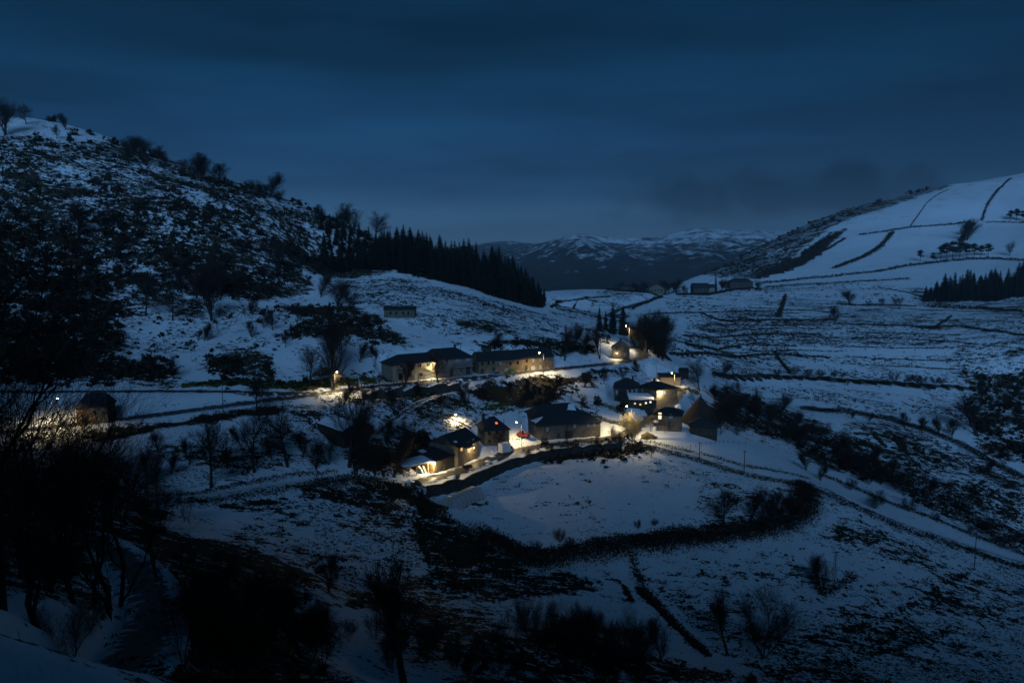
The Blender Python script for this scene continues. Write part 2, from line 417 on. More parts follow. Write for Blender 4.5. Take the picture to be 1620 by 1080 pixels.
M['green_hedge'] = mat('green_hedge', (.050,.070,.018), 0.9, 0.5, 0.7)
M['dry_grass'] = mat('dry_grass', (.13,.10,.04), 0.95, 0.4, 0.7)
def _plastic():
    m = bpy.data.materials.new('tunnel_film'); m.use_nodes = True
    n, l = m.node_tree.nodes, m.node_tree.links
    d = n['Principled BSDF']; d.inputs['Base Color'].default_value = (.62,.64,.64,1); d.inputs['Roughness'].default_value = 0.35
    t = n.new('ShaderNodeBsdfTranslucent'); t.inputs['Color'].default_value = (.75,.77,.77,1)
    mx = n.new('ShaderNodeMixShader'); mx.inputs['Fac'].default_value = 0.4
    l.new(d.outputs[0], mx.inputs[1]); l.new(t.outputs[0], mx.inputs[2]); l.new(mx.outputs[0], n['Material Output'].inputs['Surface'])
    return m
M['film'] = _plastic()

def ground_mat():
    """snow over dark heath and winter grass; 'cover' says how much of the plants stands out of the snow there, 'green' how grassy they are"""
    m = bpy.data.materials.new('snowy_ground'); m.use_nodes = True
    n, l = m.node_tree.nodes, m.node_tree.links; b = n['Principled BSDF']
    b.inputs['Roughness'].default_value = 0.8; b.inputs['Specular IOR Level'].default_value = 0.12
    tc = n.new('ShaderNodeTexCoord')
    def noise(scale, detail, rough, sx=1.0):
        mp = n.new('ShaderNodeMapping'); mp.inputs['Scale'].default_value = (sx, 1, 1); l.new(tc.outputs['Object'], mp.inputs['Vector'])
        z = n.new('ShaderNodeTexNoise'); z.inputs['Scale'].default_value = scale; z.inputs['Detail'].default_value = detail; z.inputs['Roughness'].default_value = rough
        l.new(mp.outputs['Vector'], z.inputs['Vector']); return z.outputs['Fac']
    def math2(op, a, b_, clamp=False):
        q = n.new('ShaderNodeMath'); q.operation = op; q.use_clamp = clamp
        for k, x in enumerate((a, b_)):
            if isinstance(x, (int, float)): q.inputs[k].default_value = x
            else: l.new(x, q.inputs[k])
        return q.outputs[0]
    big = noise(0.085, 4, 0.6, 0.42); fine = noise(0.55, 4, 0.62, 0.6); speck = noise(2.1, 2, 0.6, 0.8)
    at_ = n.new('ShaderNodeAttribute'); at_.attribute_name = 'cover'
    gr = n.new('ShaderNodeAttribute'); gr.attribute_name = 'green'
    s = math2('ADD', math2('MULTIPLY', math2('SUBTRACT', big, 0.5), 1.1), math2('ADD', math2('MULTIPLY', math2('SUBTRACT', fine, 0.5), 1.35), math2('MULTIPLY', math2('SUBTRACT', speck, 0.5), 1.0)))
    s = math2('ADD', s, at_.outputs['Fac'])
    mr = n.new('ShaderNodeMapRange'); mr.interpolation_type = 'SMOOTHSTEP'; mr.inputs['From Min'].default_value = 0.39; mr.inputs['From Max'].default_value = 0.47
    l.new(s, mr.inputs['Value'])
    pv = noise(0.9, 3, 0.6)
    pc = n.new('ShaderNodeMix'); pc.data_type = 'RGBA'; pc.inputs['A'].default_value = (.016,.014,.009,1); pc.inputs['B'].default_value = (.050,.040,.022,1)
    l.new(pv, pc.inputs['Factor'])
    pg = n.new('ShaderNodeMix'); pg.data_type = 'RGBA'; pg.inputs['B'].default_value = (.085,.095,.022,1)
    l.new(gr.outputs['Fac'], pg.inputs['Factor']); l.new(pc.outputs['Result'], pg.inputs['A'])
    sc = n.new('ShaderNodeMix'); sc.data_type = 'RGBA'; sc.inputs['A'].default_value = (.74,.76,.78,1); sc.inputs['B'].default_value = (.88,.89,.90,1)
    l.new(noise(0.25, 5, 0.65), sc.inputs['Factor'])
    mx = n.new('ShaderNodeMix'); mx.data_type = 'RGBA'; l.new(mr.outputs['Result'], mx.inputs['Factor']); l.new(sc.outputs['Result'], mx.inputs['A']); l.new(pg.outputs['Result'], mx.inputs['B'])
    l.new(mx.outputs['Result'], b.inputs['Base Color'])
    h = math2('ADD', math2('MULTIPLY', fine, 0.5), math2('MULTIPLY', mr.outputs['Result'], 0.5))
    bp = n.new('ShaderNodeBump'); bp.inputs['Strength'].default_value = 0.55; bp.inputs['Distance'].default_value = 0.35
    l.new(h, bp.inputs['Height']); l.new(bp.outputs['Normal'], b.inputs['Normal'])
    return m

def road_mat(name, base, snowy):
    m = bpy.data.materials.new(name); m.use_nodes = True
    n, l = m.node_tree.nodes, m.node_tree.links; b = n['Principled BSDF']; b.inputs['Roughness'].default_value = 0.55
    tc = n.new('ShaderNodeTexCoord'); nz = n.new('ShaderNodeTexNoise'); nz.inputs['Scale'].default_value = 0.7; nz.inputs['Detail'].default_value = 5
    l.new(tc.outputs['Object'], nz.inputs['Vector'])
    at_ = n.new('ShaderNodeAttribute'); at_.attribute_name = 'edge'      # 0 mid-road, 1 at the edge
    a = n.new('ShaderNodeMath'); a.operation = 'MULTIPLY_ADD'; a.inputs[1].default_value = 1.4; a.inputs[2].default_value = snowy - 0.7
    l.new(nz.outputs['Fac'], a.inputs[0])
    s = n.new('ShaderNodeMath'); s.operation = 'MULTIPLY_ADD'; s.inputs[1].default_value = 0.55; l.new(at_.outputs['Fac'], s.inputs[0]); l.new(a.outputs[0], s.inputs[2])
    mr = n.new('ShaderNodeMapRange'); mr.inputs['From Min'].default_value = 0.52; mr.inputs['From Max'].default_value = 0.68; l.new(s.outputs[0], mr.inputs['Value'])
    n2 = n.new('ShaderNodeTexNoise'); n2.inputs['Scale'].default_value = 2.5; n2.inputs['Detail'].default_value = 4; l.new(tc.outputs['Object'], n2.inputs['Vector'])
    c = n.new('ShaderNodeMix'); c.data_type = 'RGBA'; c.inputs['A'].default_value = (*[x * .7 for x in base], 1); c.inputs['B'].default_value = (*[x * 1.35 for x in base], 1); l.new(n2.outputs['Fac'], c.inputs['Factor'])
    mx = n.new('ShaderNodeMix'); mx.data_type = 'RGBA'; mx.inputs['B'].default_value = (.74,.75,.77,1); l.new(mr.outputs['Result'], mx.inputs['Factor']); l.new(c.outputs['Result'], mx.inputs['A'])
    l.new(mx.outputs['Result'], b.inputs['Base Color'])
    return m
M['ground'] = ground_mat()
M['asphalt'] = road_mat('asphalt', (.050,.050,.052), 0.12)
M['street'] = road_mat('street', (.070,.065,.055), 0.10)
M['snowy_track'] = road_mat('snowy_track', (.05,.045,.035), 0.62)
M['track'] = road_mat('track', (.05,.045,.035), 0.42)

# ------------------------------------------------------------------ roads: laid on the land, the land levelled under them
def smooth_path(pts, step=2.0):
    pts = np.array(pts, float); out = []
    q = np.concatenate([[2*pts[0]-pts[1]], pts, [2*pts[-1]-pts[-2]]])
    for i in range(1, len(q) - 2):
        n = max(2, int(np.linalg.norm(q[i+1][:2] - q[i][:2]) / step))
        for k in range(n):
            t = k / n
            out.append(0.5 * ((2*q[i]) + (-q[i-1]+q[i+1])*t + (2*q[i-1]-5*q[i]+4*q[i+1]-q[i+2])*t*t + (-q[i-1]+3*q[i]-3*q[i+1]+q[i+2])*t**3))
    out.append(pts[-1]); out = np.array(out)
    if len(out) > 7:
        zz = np.convolve(np.pad(out[:, 2], 4, 'edge'), np.ones(9) / 9, 'valid'); out[:, 2] = zz
    return out

def window(x0, x1, y0, y1):
    """index window of the polar ground grid (in front of the camera) that holds a box of x, y"""
    if y0 <= 1: return slice(0, NF), slice(0, len(RR))
    cs = [math.atan2(x, y) for x in (x0, x1) for y in (y0, y1)]
    xs = 0 if x0 <= 0 <= x1 else min(abs(x0), abs(x1))
    r0, r1 = math.hypot(xs, y0), math.hypot(max(abs(x0), abs(x1)), y1)
    i0 = np.searchsorted(AZF, min(cs)) - 1; i1 = np.searchsorted(AZF, max(cs)) + 1
    j0 = np.searchsorted(RR, r0) - 1; j1 = np.searchsorted(RR, r1) + 1
    return slice(max(i0, 0), max(i1, 0)), slice(max(j0, 0), j1)

def near_path(path, reach):
    """for ground vertices within reach of a path: distance and height of the path there"""
    D = np.full(GX.shape, 1e9, np.float32); Z = np.zeros(GX.shape, np.float32)
    for a, b in zip(path[:-1], path[1:]):
        si, sj = window(min(a[0], b[0]) - reach, max(a[0], b[0]) + reach, min(a[1], b[1]) - reach, max(a[1], b[1]) + reach)
        x, y = GX[si, sj], GY[si, sj]
        if x.size == 0: continue
        dx, dy = b[0] - a[0], b[1] - a[1]; L = dx*dx + dy*dy + 1e-9
        t = np.clip(((x - a[0]) * dx + (y - a[1]) * dy) / L, 0, 1)
        d = np.hypot(x - a[0] - t*dx, y - a[1] - t*dy)
        k = d < D[si, sj]
        D[si, sj] = np.where(k, d, D[si, sj]); Z[si, sj] = np.where(k, a[2] + t * (b[2] - a[2]), Z[si, sj])
    return D, Z

ROADS = {  # name: (photo pixels or (u, v, distance), half width, material, soft shoulder)
 'road': ([(-45,690),(100,674),(250,656),(430,633),(520,621),(600,611.5),(690,602.5),(780,594),(870,585),(940,578),(990,572),(1017,564,318),(1012,553,338),(1003,548,352)], 3.1, 'asphalt', 3.0),
 'hill_road': ([(-45,621),(100,620),(250,619),(400,620),(470,622),(520,621)], 2.0, 'asphalt', 2.0),
 'village_street': ([(1036,607,298),(1058,610.5,294),(1074,617,283),(1064,632),(1045,650),(1020,668),(985,691),(940,696),(880,703),(830,711),(800,718),(770,729),(740,742),(715,750),(690,756),(655,764)], 2.7, 'street', 2.2),
 'ramp': ([(776,595.5),(740,606),(700,622),(665,637),(640,651),(610,675),(596,690)], 1.7, 'track', 2.0),
 'field_track': ([(985,692),(1015,701),(1060,712),(1100,723),(1140,736),(1200,752),(1290,768),(1350,795),(1420,826),(1500,852),(1560,872),(1640,897)], 1.3, 'track', 1.6),
 'lower_lane': ([(655,764),(600,757),(530,756),(470,764),(430,769),(370,779),(320,788),(240,796)], 2.0, 'snowy_track', 1.8),
 'bend_road': ([(100,845),(140,856),(175,872),(205,892),(228,920),(240,955),(236,990),(222,1025),(195,1056,54.5),(165,1078,48),(120,1100,40),(60,1130,34)], 2.3, 'asphalt', 1.6),
 'far_road': ([(950,510,470),(975,492,545),(1000,483,595),(1030,474,650),(1055,465,725),(1080,459,790)], 3.0, 'asphalt', 3.0),
}
PATHS = {}
for nm, (px, hw, mt, sh) in ROADS.items():
    PATHS[nm] = smooth_path([P(*q) if len(q) == 3 else hit(*q) for q in px])

# footprints of the houses: front-left corner (u, v, distance), front-right (u, v) at the same level, depth in metres
FOOT = {
 'upper_house_low': ((621.5,604.5,258), (689,598), 9.0),
 'upper_house_main': ((689.3,598.2,265), (747.5,593), 10.0),
 'long_house': ((757.5,591.5,274.5), (823,587.5), 8.0),
 'end_house': ((823.3,587.5,281), (875.8,582.7), 8.0),
 'gable_house': ((968.5,566.8,309), (995.8,567.2), 9.0),
 'timber_shed': ((1044.6,609.5,296), (1076.5,609.5), 6.0),
 'dark_block': ((1077.5,601,306), (1089,601), 5.0),
 'terrace_house_left': ((972,633,266), (1010,634), 9.0),
 'terrace_house_right': ((1010.2,634.0,266.5), (1038.5,641), 9.0),
 'lean_to': ((985,644.5,257), (1037.5,644.5), 6.0),
 'balcony_house': ((1033.7,680.5,244), (1077.8,682.8), 8.0),
 'courtyard_house': ((853.3,696,232), (949.8,688.5), 10.0),
 'hip_house': ((766.8,705.2,222), (805.5,702.5), 8.5),
 'street_house': ((725,736.5,209), (757.5,723), 9.5),
 'low_annex': ((690,748.5,203.5), (724.5,736.8), 7.0),
 'left_barn': ((122,673,206), (171,671), 8.0),
 'snowy_shed': ((545,709,206), (592,700), 14.0),
 'hillside_hut': ((607.5,502,308), (656,502), 6.0),
 'warm_ruin': ((509,592,254), (526,592), 3.0),
 'far_gable': ((1027.5,465,735), (1050.7,465.5), 10.0),
 'far_house_low': ((979,461,760), (1002,461), 8.0),
 'far_house_mid': ((1097,466,715), (1122,466), 12.0),
 'far_house_big': ((1155,456,770), (1191,456), 12.0),
}
def level(u, v, z):
    d = ray(u, v); t = (z - CAMZ) / d[2]
    return np.array([0, 0, CAMZ]) + d * t
PLACE = {}
for nm, (a, b, dep) in FOOT.items():
    p1 = P(*a); p2 = level(b[0], b[1], p1[2])
    yaw = math.atan2(p2[1] - p1[1], p2[0] - p1[0]); w = math.hypot(p2[0] - p1[0], p2[1] - p1[1])
    PLACE[nm] = (p1, yaw, w, dep)

# level the land
for nm, (px, hw, mt, sh) in ROADS.items():
    D, Z = near_path(PATHS[nm], hw + sh + 1.5)
    t = np.clip((hw + 0.7 + sh - D) / sh, 0, 1); t = t * t * (3 - 2 * t)
    GZ = GZ * (1 - t) + Z * t
def pad(p1, yaw, w, dep, margin=0.8, soft=2.5, dz=-0.05):
    global GZ
    c, s = math.cos(yaw), math.sin(yaw)
    cx, cy = p1[0] + c*w/2 - s*dep/2, p1[1] + s*w/2 + c*dep/2
    R = math.hypot(w, dep) / 2 + margin + soft
    si, sj = window(cx - R, cx + R, cy - R, cy + R)
    X, Y = GX[si, sj] - p1[0], GY[si, sj] - p1[1]
    lx, ly = X*c + Y*s, -X*s + Y*c
    d = np.hypot(np.maximum(np.maximum(-lx, lx - w), 0), np.maximum(np.maximum(-ly, ly - dep), 0))
    t = np.clip((margin + soft - d) / soft, 0, 1); t = t * t * (3 - 2*t)
    GZ[si, sj] = GZ[si, sj] * (1 - t) + (p1[2] + dz) * t
for nm, pl in PLACE.items():
    pad(*pl)
# the roads win where a yard meets a road
for nm in ('road', 'village_street', 'ramp'):
    px, hw, mt, sh = ROADS[nm]
    D, Z = near_path(PATHS[nm], hw + 2.0)
    t = np.clip((hw + 1.1 - D) / 0.8, 0, 1)
    GZ = GZ * (1 - t) + Z * t

def offset_path(nm, u0, u1, off):
    """the camera-side edge of a road between two photo columns, drawn left to right"""
    p = PATHS[nm]; dep = p[:, 1] * math.cos(PITCH) - (p[:, 2] - CAMZ) * math.sin(PITCH); u = 810 + p[:, 0] / dep * FPX
    p = p[(u >= u0) & (u <= u1)]
    if p[0, 0] > p[-1, 0]: p = p[::-1]
    tg = np.gradient(p[:, :2], axis=0); tg /= np.linalg.norm(tg, axis=1)[:, None] + 1e-9
    q = p.copy(); q[:, 0] += tg[:, 1] * off; q[:, 1] -= tg[:, 0] * off
    return q
def drop(path, depth, reach):
    """the land falls away on the camera side of a retaining wall"""
    global GZ
    D = np.full(GX.shape, 1e9, np.float32); S = np.zeros(GX.shape, np.float32)
    for a, b in zip(path[:-1], path[1:]):
        si, sj = window(min(a[0], b[0]) - reach, max(a[0], b[0]) + reach, min(a[1], b[1]) - reach, max(a[1], b[1]) + reach)
        x, y = GX[si, sj], GY[si, sj]; dx, dy = b[0] - a[0], b[1] - a[1]; L = dx*dx + dy*dy + 1e-9
        t = np.clip(((x - a[0]) * dx + (y - a[1]) * dy) / L, 0, 1); d = np.hypot(x - a[0] - t*dx, y - a[1] - t*dy)
        k = d < D[si, sj]; D[si, sj] = np.where(k, d, D[si, sj]); S[si, sj] = np.where(k, dx * (y - a[1]) - dy * (x - a[0]), S[si, sj])
    f = np.clip(1 - (D - .5) / reach, 0, 1); f = f * f * (3 - 2 * f)
    GZ = GZ - np.where((S < 0) & (D < reach), depth * f, 0)
EDGES = {'street': offset_path('village_street', 640, 975, 2.9), 'road': offset_path('road', 556, 722, 3.3)}
WALLS = {'street': offset_path('village_street', 640, 975, 5.0), 'road': offset_path('road', 556, 722, 5.5)}
drop(EDGES['street'], 1.7, 10); drop(EDGES['road'], 2.4, 8)

def road_strip(nm):
    px, hw, mt, sh = ROADS[nm]; p = PATHS[nm]; n = len(p)
    tg = np.gradient(p[:, :2], axis=0); tg /= np.linalg.norm(tg, axis=1)[:, None] + 1e-9
    nr = np.stack([-tg[:, 1], tg[:, 0]], 1)
    offs = np.array([-1, -.82, -.4, 0, .4, .82, 1.0])
    V = []; E = []
    wob = 1 + 0.10 * fbm(np.arange(n) * 2.0, np.zeros(n), 9, 3, len(nm))
    for o_ in offs:
        x = p[:, 0] + nr[:, 0] * o_ * hw * wob; y = p[:, 1] + nr[:, 1] * o_ * hw * wob
        z = ground_z(x, y) + 0.10
        V.append(np.stack([x, y, z], 1)); E.append(np.full(n, abs(o_)))
    V = np.stack(V, 1); E = np.stack(E, 1); k = len(offs)
    i, j = np.meshgrid(np.arange(n - 1), np.arange(k - 1), indexing='ij')
    F = np.stack([i*k+j, i*k+j+1, (i+1)*k+j+1, (i+1)*k+j], -1).reshape(-1, 4)[:, ::-1]
    me = np_mesh(nm, V.reshape(-1, 3), F, M[mt], True)
    at_ = me.attributes.new('edge', 'FLOAT', 'POINT'); at_.data.foreach_set('value', E.reshape(-1).astype(np.float32))
    o = link(nm, me); tag(o, kind='structure')
    return o

# ------------------------------------------------------------------ plant cover of the ground
COVER = np.full(GX.shape, 0.16, np.float32)
GREEN = np.zeros(GX.shape, np.float32)
def world_poly(px):
    return np.array([(P(*q) if len(q) == 3 else hit(*q))[:2] for q in px])
def paint(px, val, soft=4.0, F=None):
    F = COVER if F is None else F
    W = world_poly(px)
    R = soft + 1
    si, sj = window(W[:, 0].min() - R, W[:, 0].max() + R, W[:, 1].min() - R, W[:, 1].max() + R)
    X, Y = GX[si, sj], GY[si, sj]
    X = X + (soft * 0.8 + 1.0) * fbm(X, Y, soft * 2 + 3, 3, 3); Y = Y + (soft * 0.8 + 1.0) * fbm(X, Y, soft * 2 + 3, 3, 13)
    ins = np.zeros(X.shape, bool); D = np.full(X.shape, 1e9)
    for a, b in zip(W, np.roll(W, -1, 0)):
        dx, dy = b - a; L = dx*dx + dy*dy + 1e-9
        t = np.clip(((X - a[0])*dx + (Y - a[1])*dy) / L, 0, 1)
        D = np.minimum(D, np.hypot(X - a[0] - t*dx, Y - a[1] - t*dy))
        cr = ((a[1] > Y) != (b[1] > Y)) & (X < (b[0] - a[0]) * (Y - a[1]) / (b[1] - a[1] + 1e-12) + a[0])
        ins ^= cr
    sd_ = np.where(ins, D, -D); t = np.clip(sd_ / soft + 0.5, 0, 1)
    F[si, sj] = F[si, sj] * (1 - t) + val * t
def stroke(px, width, val, F=None, soft=0.6):
    F = COVER if F is None else F
    path = np.array([(P(*q) if len(q) == 3 else hit(*q)) for q in px])
    D, _ = near_path(smooth_path(path, 3.0), width + 2.0)
    t = np.clip((width * 0.5 + soft - D) / (2 * soft), 0, 1)
    F[:] = np.maximum(F, val * t) if val > 0.3 else F * (1 - t) + val * t

for px, val, soft in [
 # left hill
 ([(-45,212),(60,218),(110,224),(170,228,480),(250,250,490),(330,277,480),(430,309,476),(500,339,476),(560,366,476),(640,405,470),(620,428),(500,434),(490,462),(440,470),(330,450),(260,470),(200,500),(190,560),(-45,600)], .50, 12),
 ([(-45,420),(160,440),(190,500),(190,560),(290,565),(290,605),(-45,612)], .58, 10),
 ([(290,430),(480,440),(485,462),(400,478),(300,470)], .62, 6),
 ([(-45,300),(110,330),(120,420),(-45,420)], .60, 10), ([(200,360),(330,380),(300,430),(190,420)], .58, 8), ([(440,370),(600,410),(620,428),(500,432),(440,420)], .72, 6),
 # mid slope
 ([(205,508),(480,472),(500,500),(440,520),(600,560),(300,588),(210,560)], .20, 4),
 ([(330,545),(420,548),(435,600),(330,596)], .52, 4), ([(265,470),(330,470),(320,500),(250,500)], .5, 4),
 ([(430,532),(480,508),(590,502),(650,548),(600,545),(560,530),(450,542)], .55, 3), ([(440,480),(560,485),(620,505),(590,520),(480,500)], .6, 3),
 ([(440,548),(590,545),(600,562),(540,590),(440,570)], .06, 3),
 ([(500,434),(640,442),(860,497),(950,552),(860,546),(700,528),(650,512),(560,480),(500,470)], .34, 6),
 ([(720,505),(800,515),(830,535),(760,530)], .55, 3), ([(740,550),(860,540),(880,552),(760,564)], .72, 2), ([(830,528),(940,546),(950,562),(880,562)], .52, 3),
 ([(290,606),(400,602),(540,600),(600,598),(620,605),(520,614),(400,613),(290,613)], .85, 1.5),
 # below the road
 ([(100,690),(250,668),(430,645),(470,640),(430,655),(250,680),(160,700)], .75, 1.5),
 ([(590,615),(745,604),(700,620),(680,630),(600,628)], .75, 1.0),  # dark band painted in for the shaded face of the retaining wall
 ([(760,604),(830,596),(960,586),(1010,582),(1000,592),(940,600),(960,612),(900,628),(870,640),(780,640),(745,622)], .70, 4),
 ([(880,606),(930,604),(935,610),(890,613)], .15, 1), ([(880,618),(935,612),(945,620),(890,628)], .15, 1), ([(900,632),(940,628),(945,640),(905,644)], .2, 1),
 ([(620,692),(660,642),(760,632),(870,646),(800,660),(745,672),(700,690)], .40, 2),
 ([(940,640),(1000,652),(1005,668),(950,660)], .05, 1.5), ([(950,592),(1020,582),(1040,600),(1000,606)], .35, 2),
 ([(460,640),(520,630),(560,650),(500,680),(470,660)], .40, 2),
 ([(840,705),(1000,696),(1030,712),(1010,722),(960,738),(860,735)], .72, 2),
 ([(670,792),(820,737),(880,728),(960,724),(1020,716),(1180,752),(1282,784),(1270,830),(1000,852),(840,888),(760,858)], .16, 2),
 ([(1040,684),(1090,696),(1180,706),(1290,740),(1200,738),(1090,712),(1040,700)], -.05, 1.5),
 ([(1180,684),(1240,700),(1330,750),(1270,745),(1190,710)], .16, 2),
 ([(230,690),(480,668),(530,722),(480,752),(230,772)], .31, 3),
 ([(350,802),(520,772),(640,800),(700,860),(700,900),(560,950),(480,900)], .28, 4),
 ([(360,800),(460,790),(480,850),(500,900),(440,860)], .45, 3),
 ([(640,780),(690,800),(770,862),(840,905),(740,940),(690,930),(660,850)], .52, 3),
 ([(700,905),(900,905),(960,930),(720,955),(540,955),(560,935)], .50, 2), ([(640,955),(800,955),(800,1050),(640,1050)], .48, 4),
 ([(750,1010),(900,970),(1010,1030),(1100,1050),(1220,1090),(700,1090)], .60, 6),
 ([(1010,912),(1290,852),(1300,782),(1450,840),(1640,905),(1640,1090),(1240,1090),(1020,930)], .30, 5),
 ([(1330,800),(1500,870),(1480,900),(1330,850)], .38, 4), ([(1250,1010),(1640,900),(1640,1000),(1250,1090)], .42, 8),
 ([(1110,762),(1270,775),(1268,828),(1000,856),(1100,820)], .34, 3),
 # right slopes
 ([(1060,520),(1250,470),(1640,492),(1640,602),(1150,590)], .36, 6),
 ([(1090,500),(1240,470),(1245,505),(1330,545),(1080,560)], .38, 8), ([(1020,500),(1180,470),(1080,530)], .14, 5),
 ([(1250,545),(1500,550),(1500,600),(1250,590)], .19, 8),
 ([(1130,602),(1250,642),(1350,702),(1440,775),(1330,750),(1240,700),(1180,680),(1120,650)], .58, 10),
 ([(1310,672),(1400,665),(1480,690),(1640,762),(1640,885),(1560,850),(1450,795),(1340,715)], .48, 8),
 ([(1530,592),(1640,580),(1640,740),(1560,720),(1540,690)], .48, 8),
 ([(1170,606),(1540,626),(1530,682),(1460,680),(1300,642)], .20, 4),
 ([(1440,455),(1640,440),(1640,492),(1450,485)], .42, 8),
 ([(1085,440,1040),(1130,425,1130),(1190,396,1230),(1255,364,1290),(1330,336,1330),(1400,316,1360),(1500,293,1390),(1500,296),(1420,324),(1330,352),(1260,400),(1200,445)], .52, 8),
 ([(1185,443),(1250,412),(1300,378),(1340,362),(1300,398),(1250,428)], .92, 5),
 ([(1210,446),(1290,420),(1350,385),(1450,340),(1620,300),(1640,440),(1440,440),(1250,455)], -.10, 8),
 ([(866,492),(960,456),(1050,466),(1000,490),(960,545)], .30, 6),
 ([(470,768),(560,764),(650,776),(690,792),(700,830),(640,830),(560,795),(480,785)], .62, 3), ([(585,692),(680,690),(690,735),(640,752),(560,752),(535,715)], .62, 3), ([(600,628),(690,626),(760,640),(700,652),(640,668),(610,660)], .42, 3), ([(890,646),(940,640),(960,664),(900,660)], .45, 2),
 # near left gully
 ([(-45,640),(90,690),(160,705),(230,770),(300,850),(480,940),(560,1090),(300,1090),(150,990),(-45,930)], .52, 6),
 ([(250,850),(420,840),(500,930),(520,1090),(240,1090)], .60, 8),
 ([(-45,700),(150,760),(140,850),(-45,860)], .60, 6),
]:
    paint(px, val, soft)
for nm in ('road', 'hill_road', 'village_street', 'far_road', 'bend_road'):
    D, _ = near_path(PATHS[nm], ROADS[nm][1] + 3)
    t = np.clip((ROADS[nm][1] + 1.6 - D) / 0.6, 0, 1)
    COVER = COVER * (1 - t) + 0.0 * t
# furrows, field edges and terrace lips where heath shows through
for px, w, val in [
 ([(835,722),(870,755),(920,800),(970,850)], .6, .50), ([(905,735),(930,760),(960,772),(1010,800)], .5, .42), ([(760,760),(800,790),(850,830)], .4, .36), ([(1060,730),(1100,760),(1130,790)], .4, .36), ([(940,735),(1000,745),(1080,752)], .4, .34), ([(730,800),(770,795)], 1.6, .8),
 ([(1060,560),(1200,562),(1310,566)], 1.5, .75), ([(1020,497),(1240,491),(1320,493)], 1.2, .6), ([(1140,507),(1320,506)], 2.2, .8), ([(1320,513),(1480,518),(1520,517),(1640,535)], 2.2, .8),
 ([(1080,531),(1300,529)], 1.5, .6), ([(1085,546),(1260,548)], 1.5, .6), ([(1480,518),(1505,500)], 1.5, .7), ([(1230,500),(1242,465)], 2.5, .8), ([(1230,565),(1250,590)], 1.5, .7),
 ([(1130,592),(1250,598),(1400,606),(1540,616)], 3.0, .95), ([(1270,645),(1400,655),(1530,665)], 1.0, .06),
 ([(510,880),(470,905),(520,915)], 2, .7), ([(440,870),(520,840),(600,830)], 1.0, .6), ([(520,955),(620,960),(720,945),(850,940),(960,918),(985,925),(1000,950)], 1.2, .8),
 ([(1010,930),(1040,960),(1080,1000),(1120,1035)], 1.6, .95), ([(1250,1015),(1400,975),(1500,920),(1540,900)], 1.5, .62), ([(1330,1050),(1500,1000),(1620,950)], 2.5, .55), ([(1100,905),(1200,880),(1260,865)], 1.0, .45),
 ([(1280,780),(1330,800)], 1.5, .8), ([(1130,830),(1200,815),(1260,805)], .8, .8),
 ([(300,790),(360,800),(450,790)], 2.0, .8), ([(700,545),(760,540)], 1.2, .7), ([(560,470),(640,500)], 1.0, .5), ([(780,505),(880,525)], 1.2, .6), ([(620,452),(760,480)], .8, .4),
 ([(880,478),(960,470)], 2.0, .7), ([(870,486),(940,478)], 1.5, .6), ([(900,465),(1000,468)], 1.5, .6), ([(1400,740),(1500,770),(1620,810)], 2.0, .75), ([(1350,700),(1390,735)], 3, .8), ([(1420,690),(1430,715)], 4, .9), ([(1380,685),(1400,705)], 3, .85),
]:
    stroke(px, w, val)
for px, w in [([(300,607),(400,606),(480,608),(540,604),(600,600)], 9), ([(940,664),(1000,672),(1015,668)], 4), ([(1010,700),(1080,716),(1160,735)], 5), ([(700,655),(760,650),(790,645)], 7), ([(480,640),(560,635)], 6), ([(1060,612),(1100,615)], 8)]:
    stroke(px, w, 0.9, GREEN, 2.0)
_rr = np.sqrt(GX ** 2 + GY ** 2)
COVER = np.where(_rr < 16, np.clip((_rr - 10) / 6, 0, 1) * COVER - 0.35 * np.clip((16 - _rr) / 6, 0, 1), COVER).astype(np.float32)
COVER[NF:, :] = np.where(_rr[NF:, :] > 16, 0.3, COVER[NF:, :])

# ground sheet, out past the horizon
def build_ground():
    V = np.stack([GX, GY, GZ], -1).reshape(-1, 3); nA, nR = GX.shape
    i, j = np.meshgrid(np.arange(nA), np.arange(nR - 1), indexing='ij'); i2 = (i + 1) % nA
    F = np.stack([i*nR+j, i*nR+j+1, i2*nR+j+1, i2*nR+j], -1).reshape(-1, 4)[:, ::-1]
    me = np_mesh('ground', V, F, M['ground'], True)
    # close the small hole under the camera
    a = me.attributes.new('cover', 'FLOAT', 'POINT'); a.data.foreach_set('value', COVER.reshape(-1))
    g = me.attributes.new('green', 'FLOAT', 'POINT'); g.data.foreach_set('value', GREEN.reshape(-1))
    o = link('ground', me); tag(o, kind='structure')
    return o
build_ground()
for nm in ROADS: road_strip(nm)

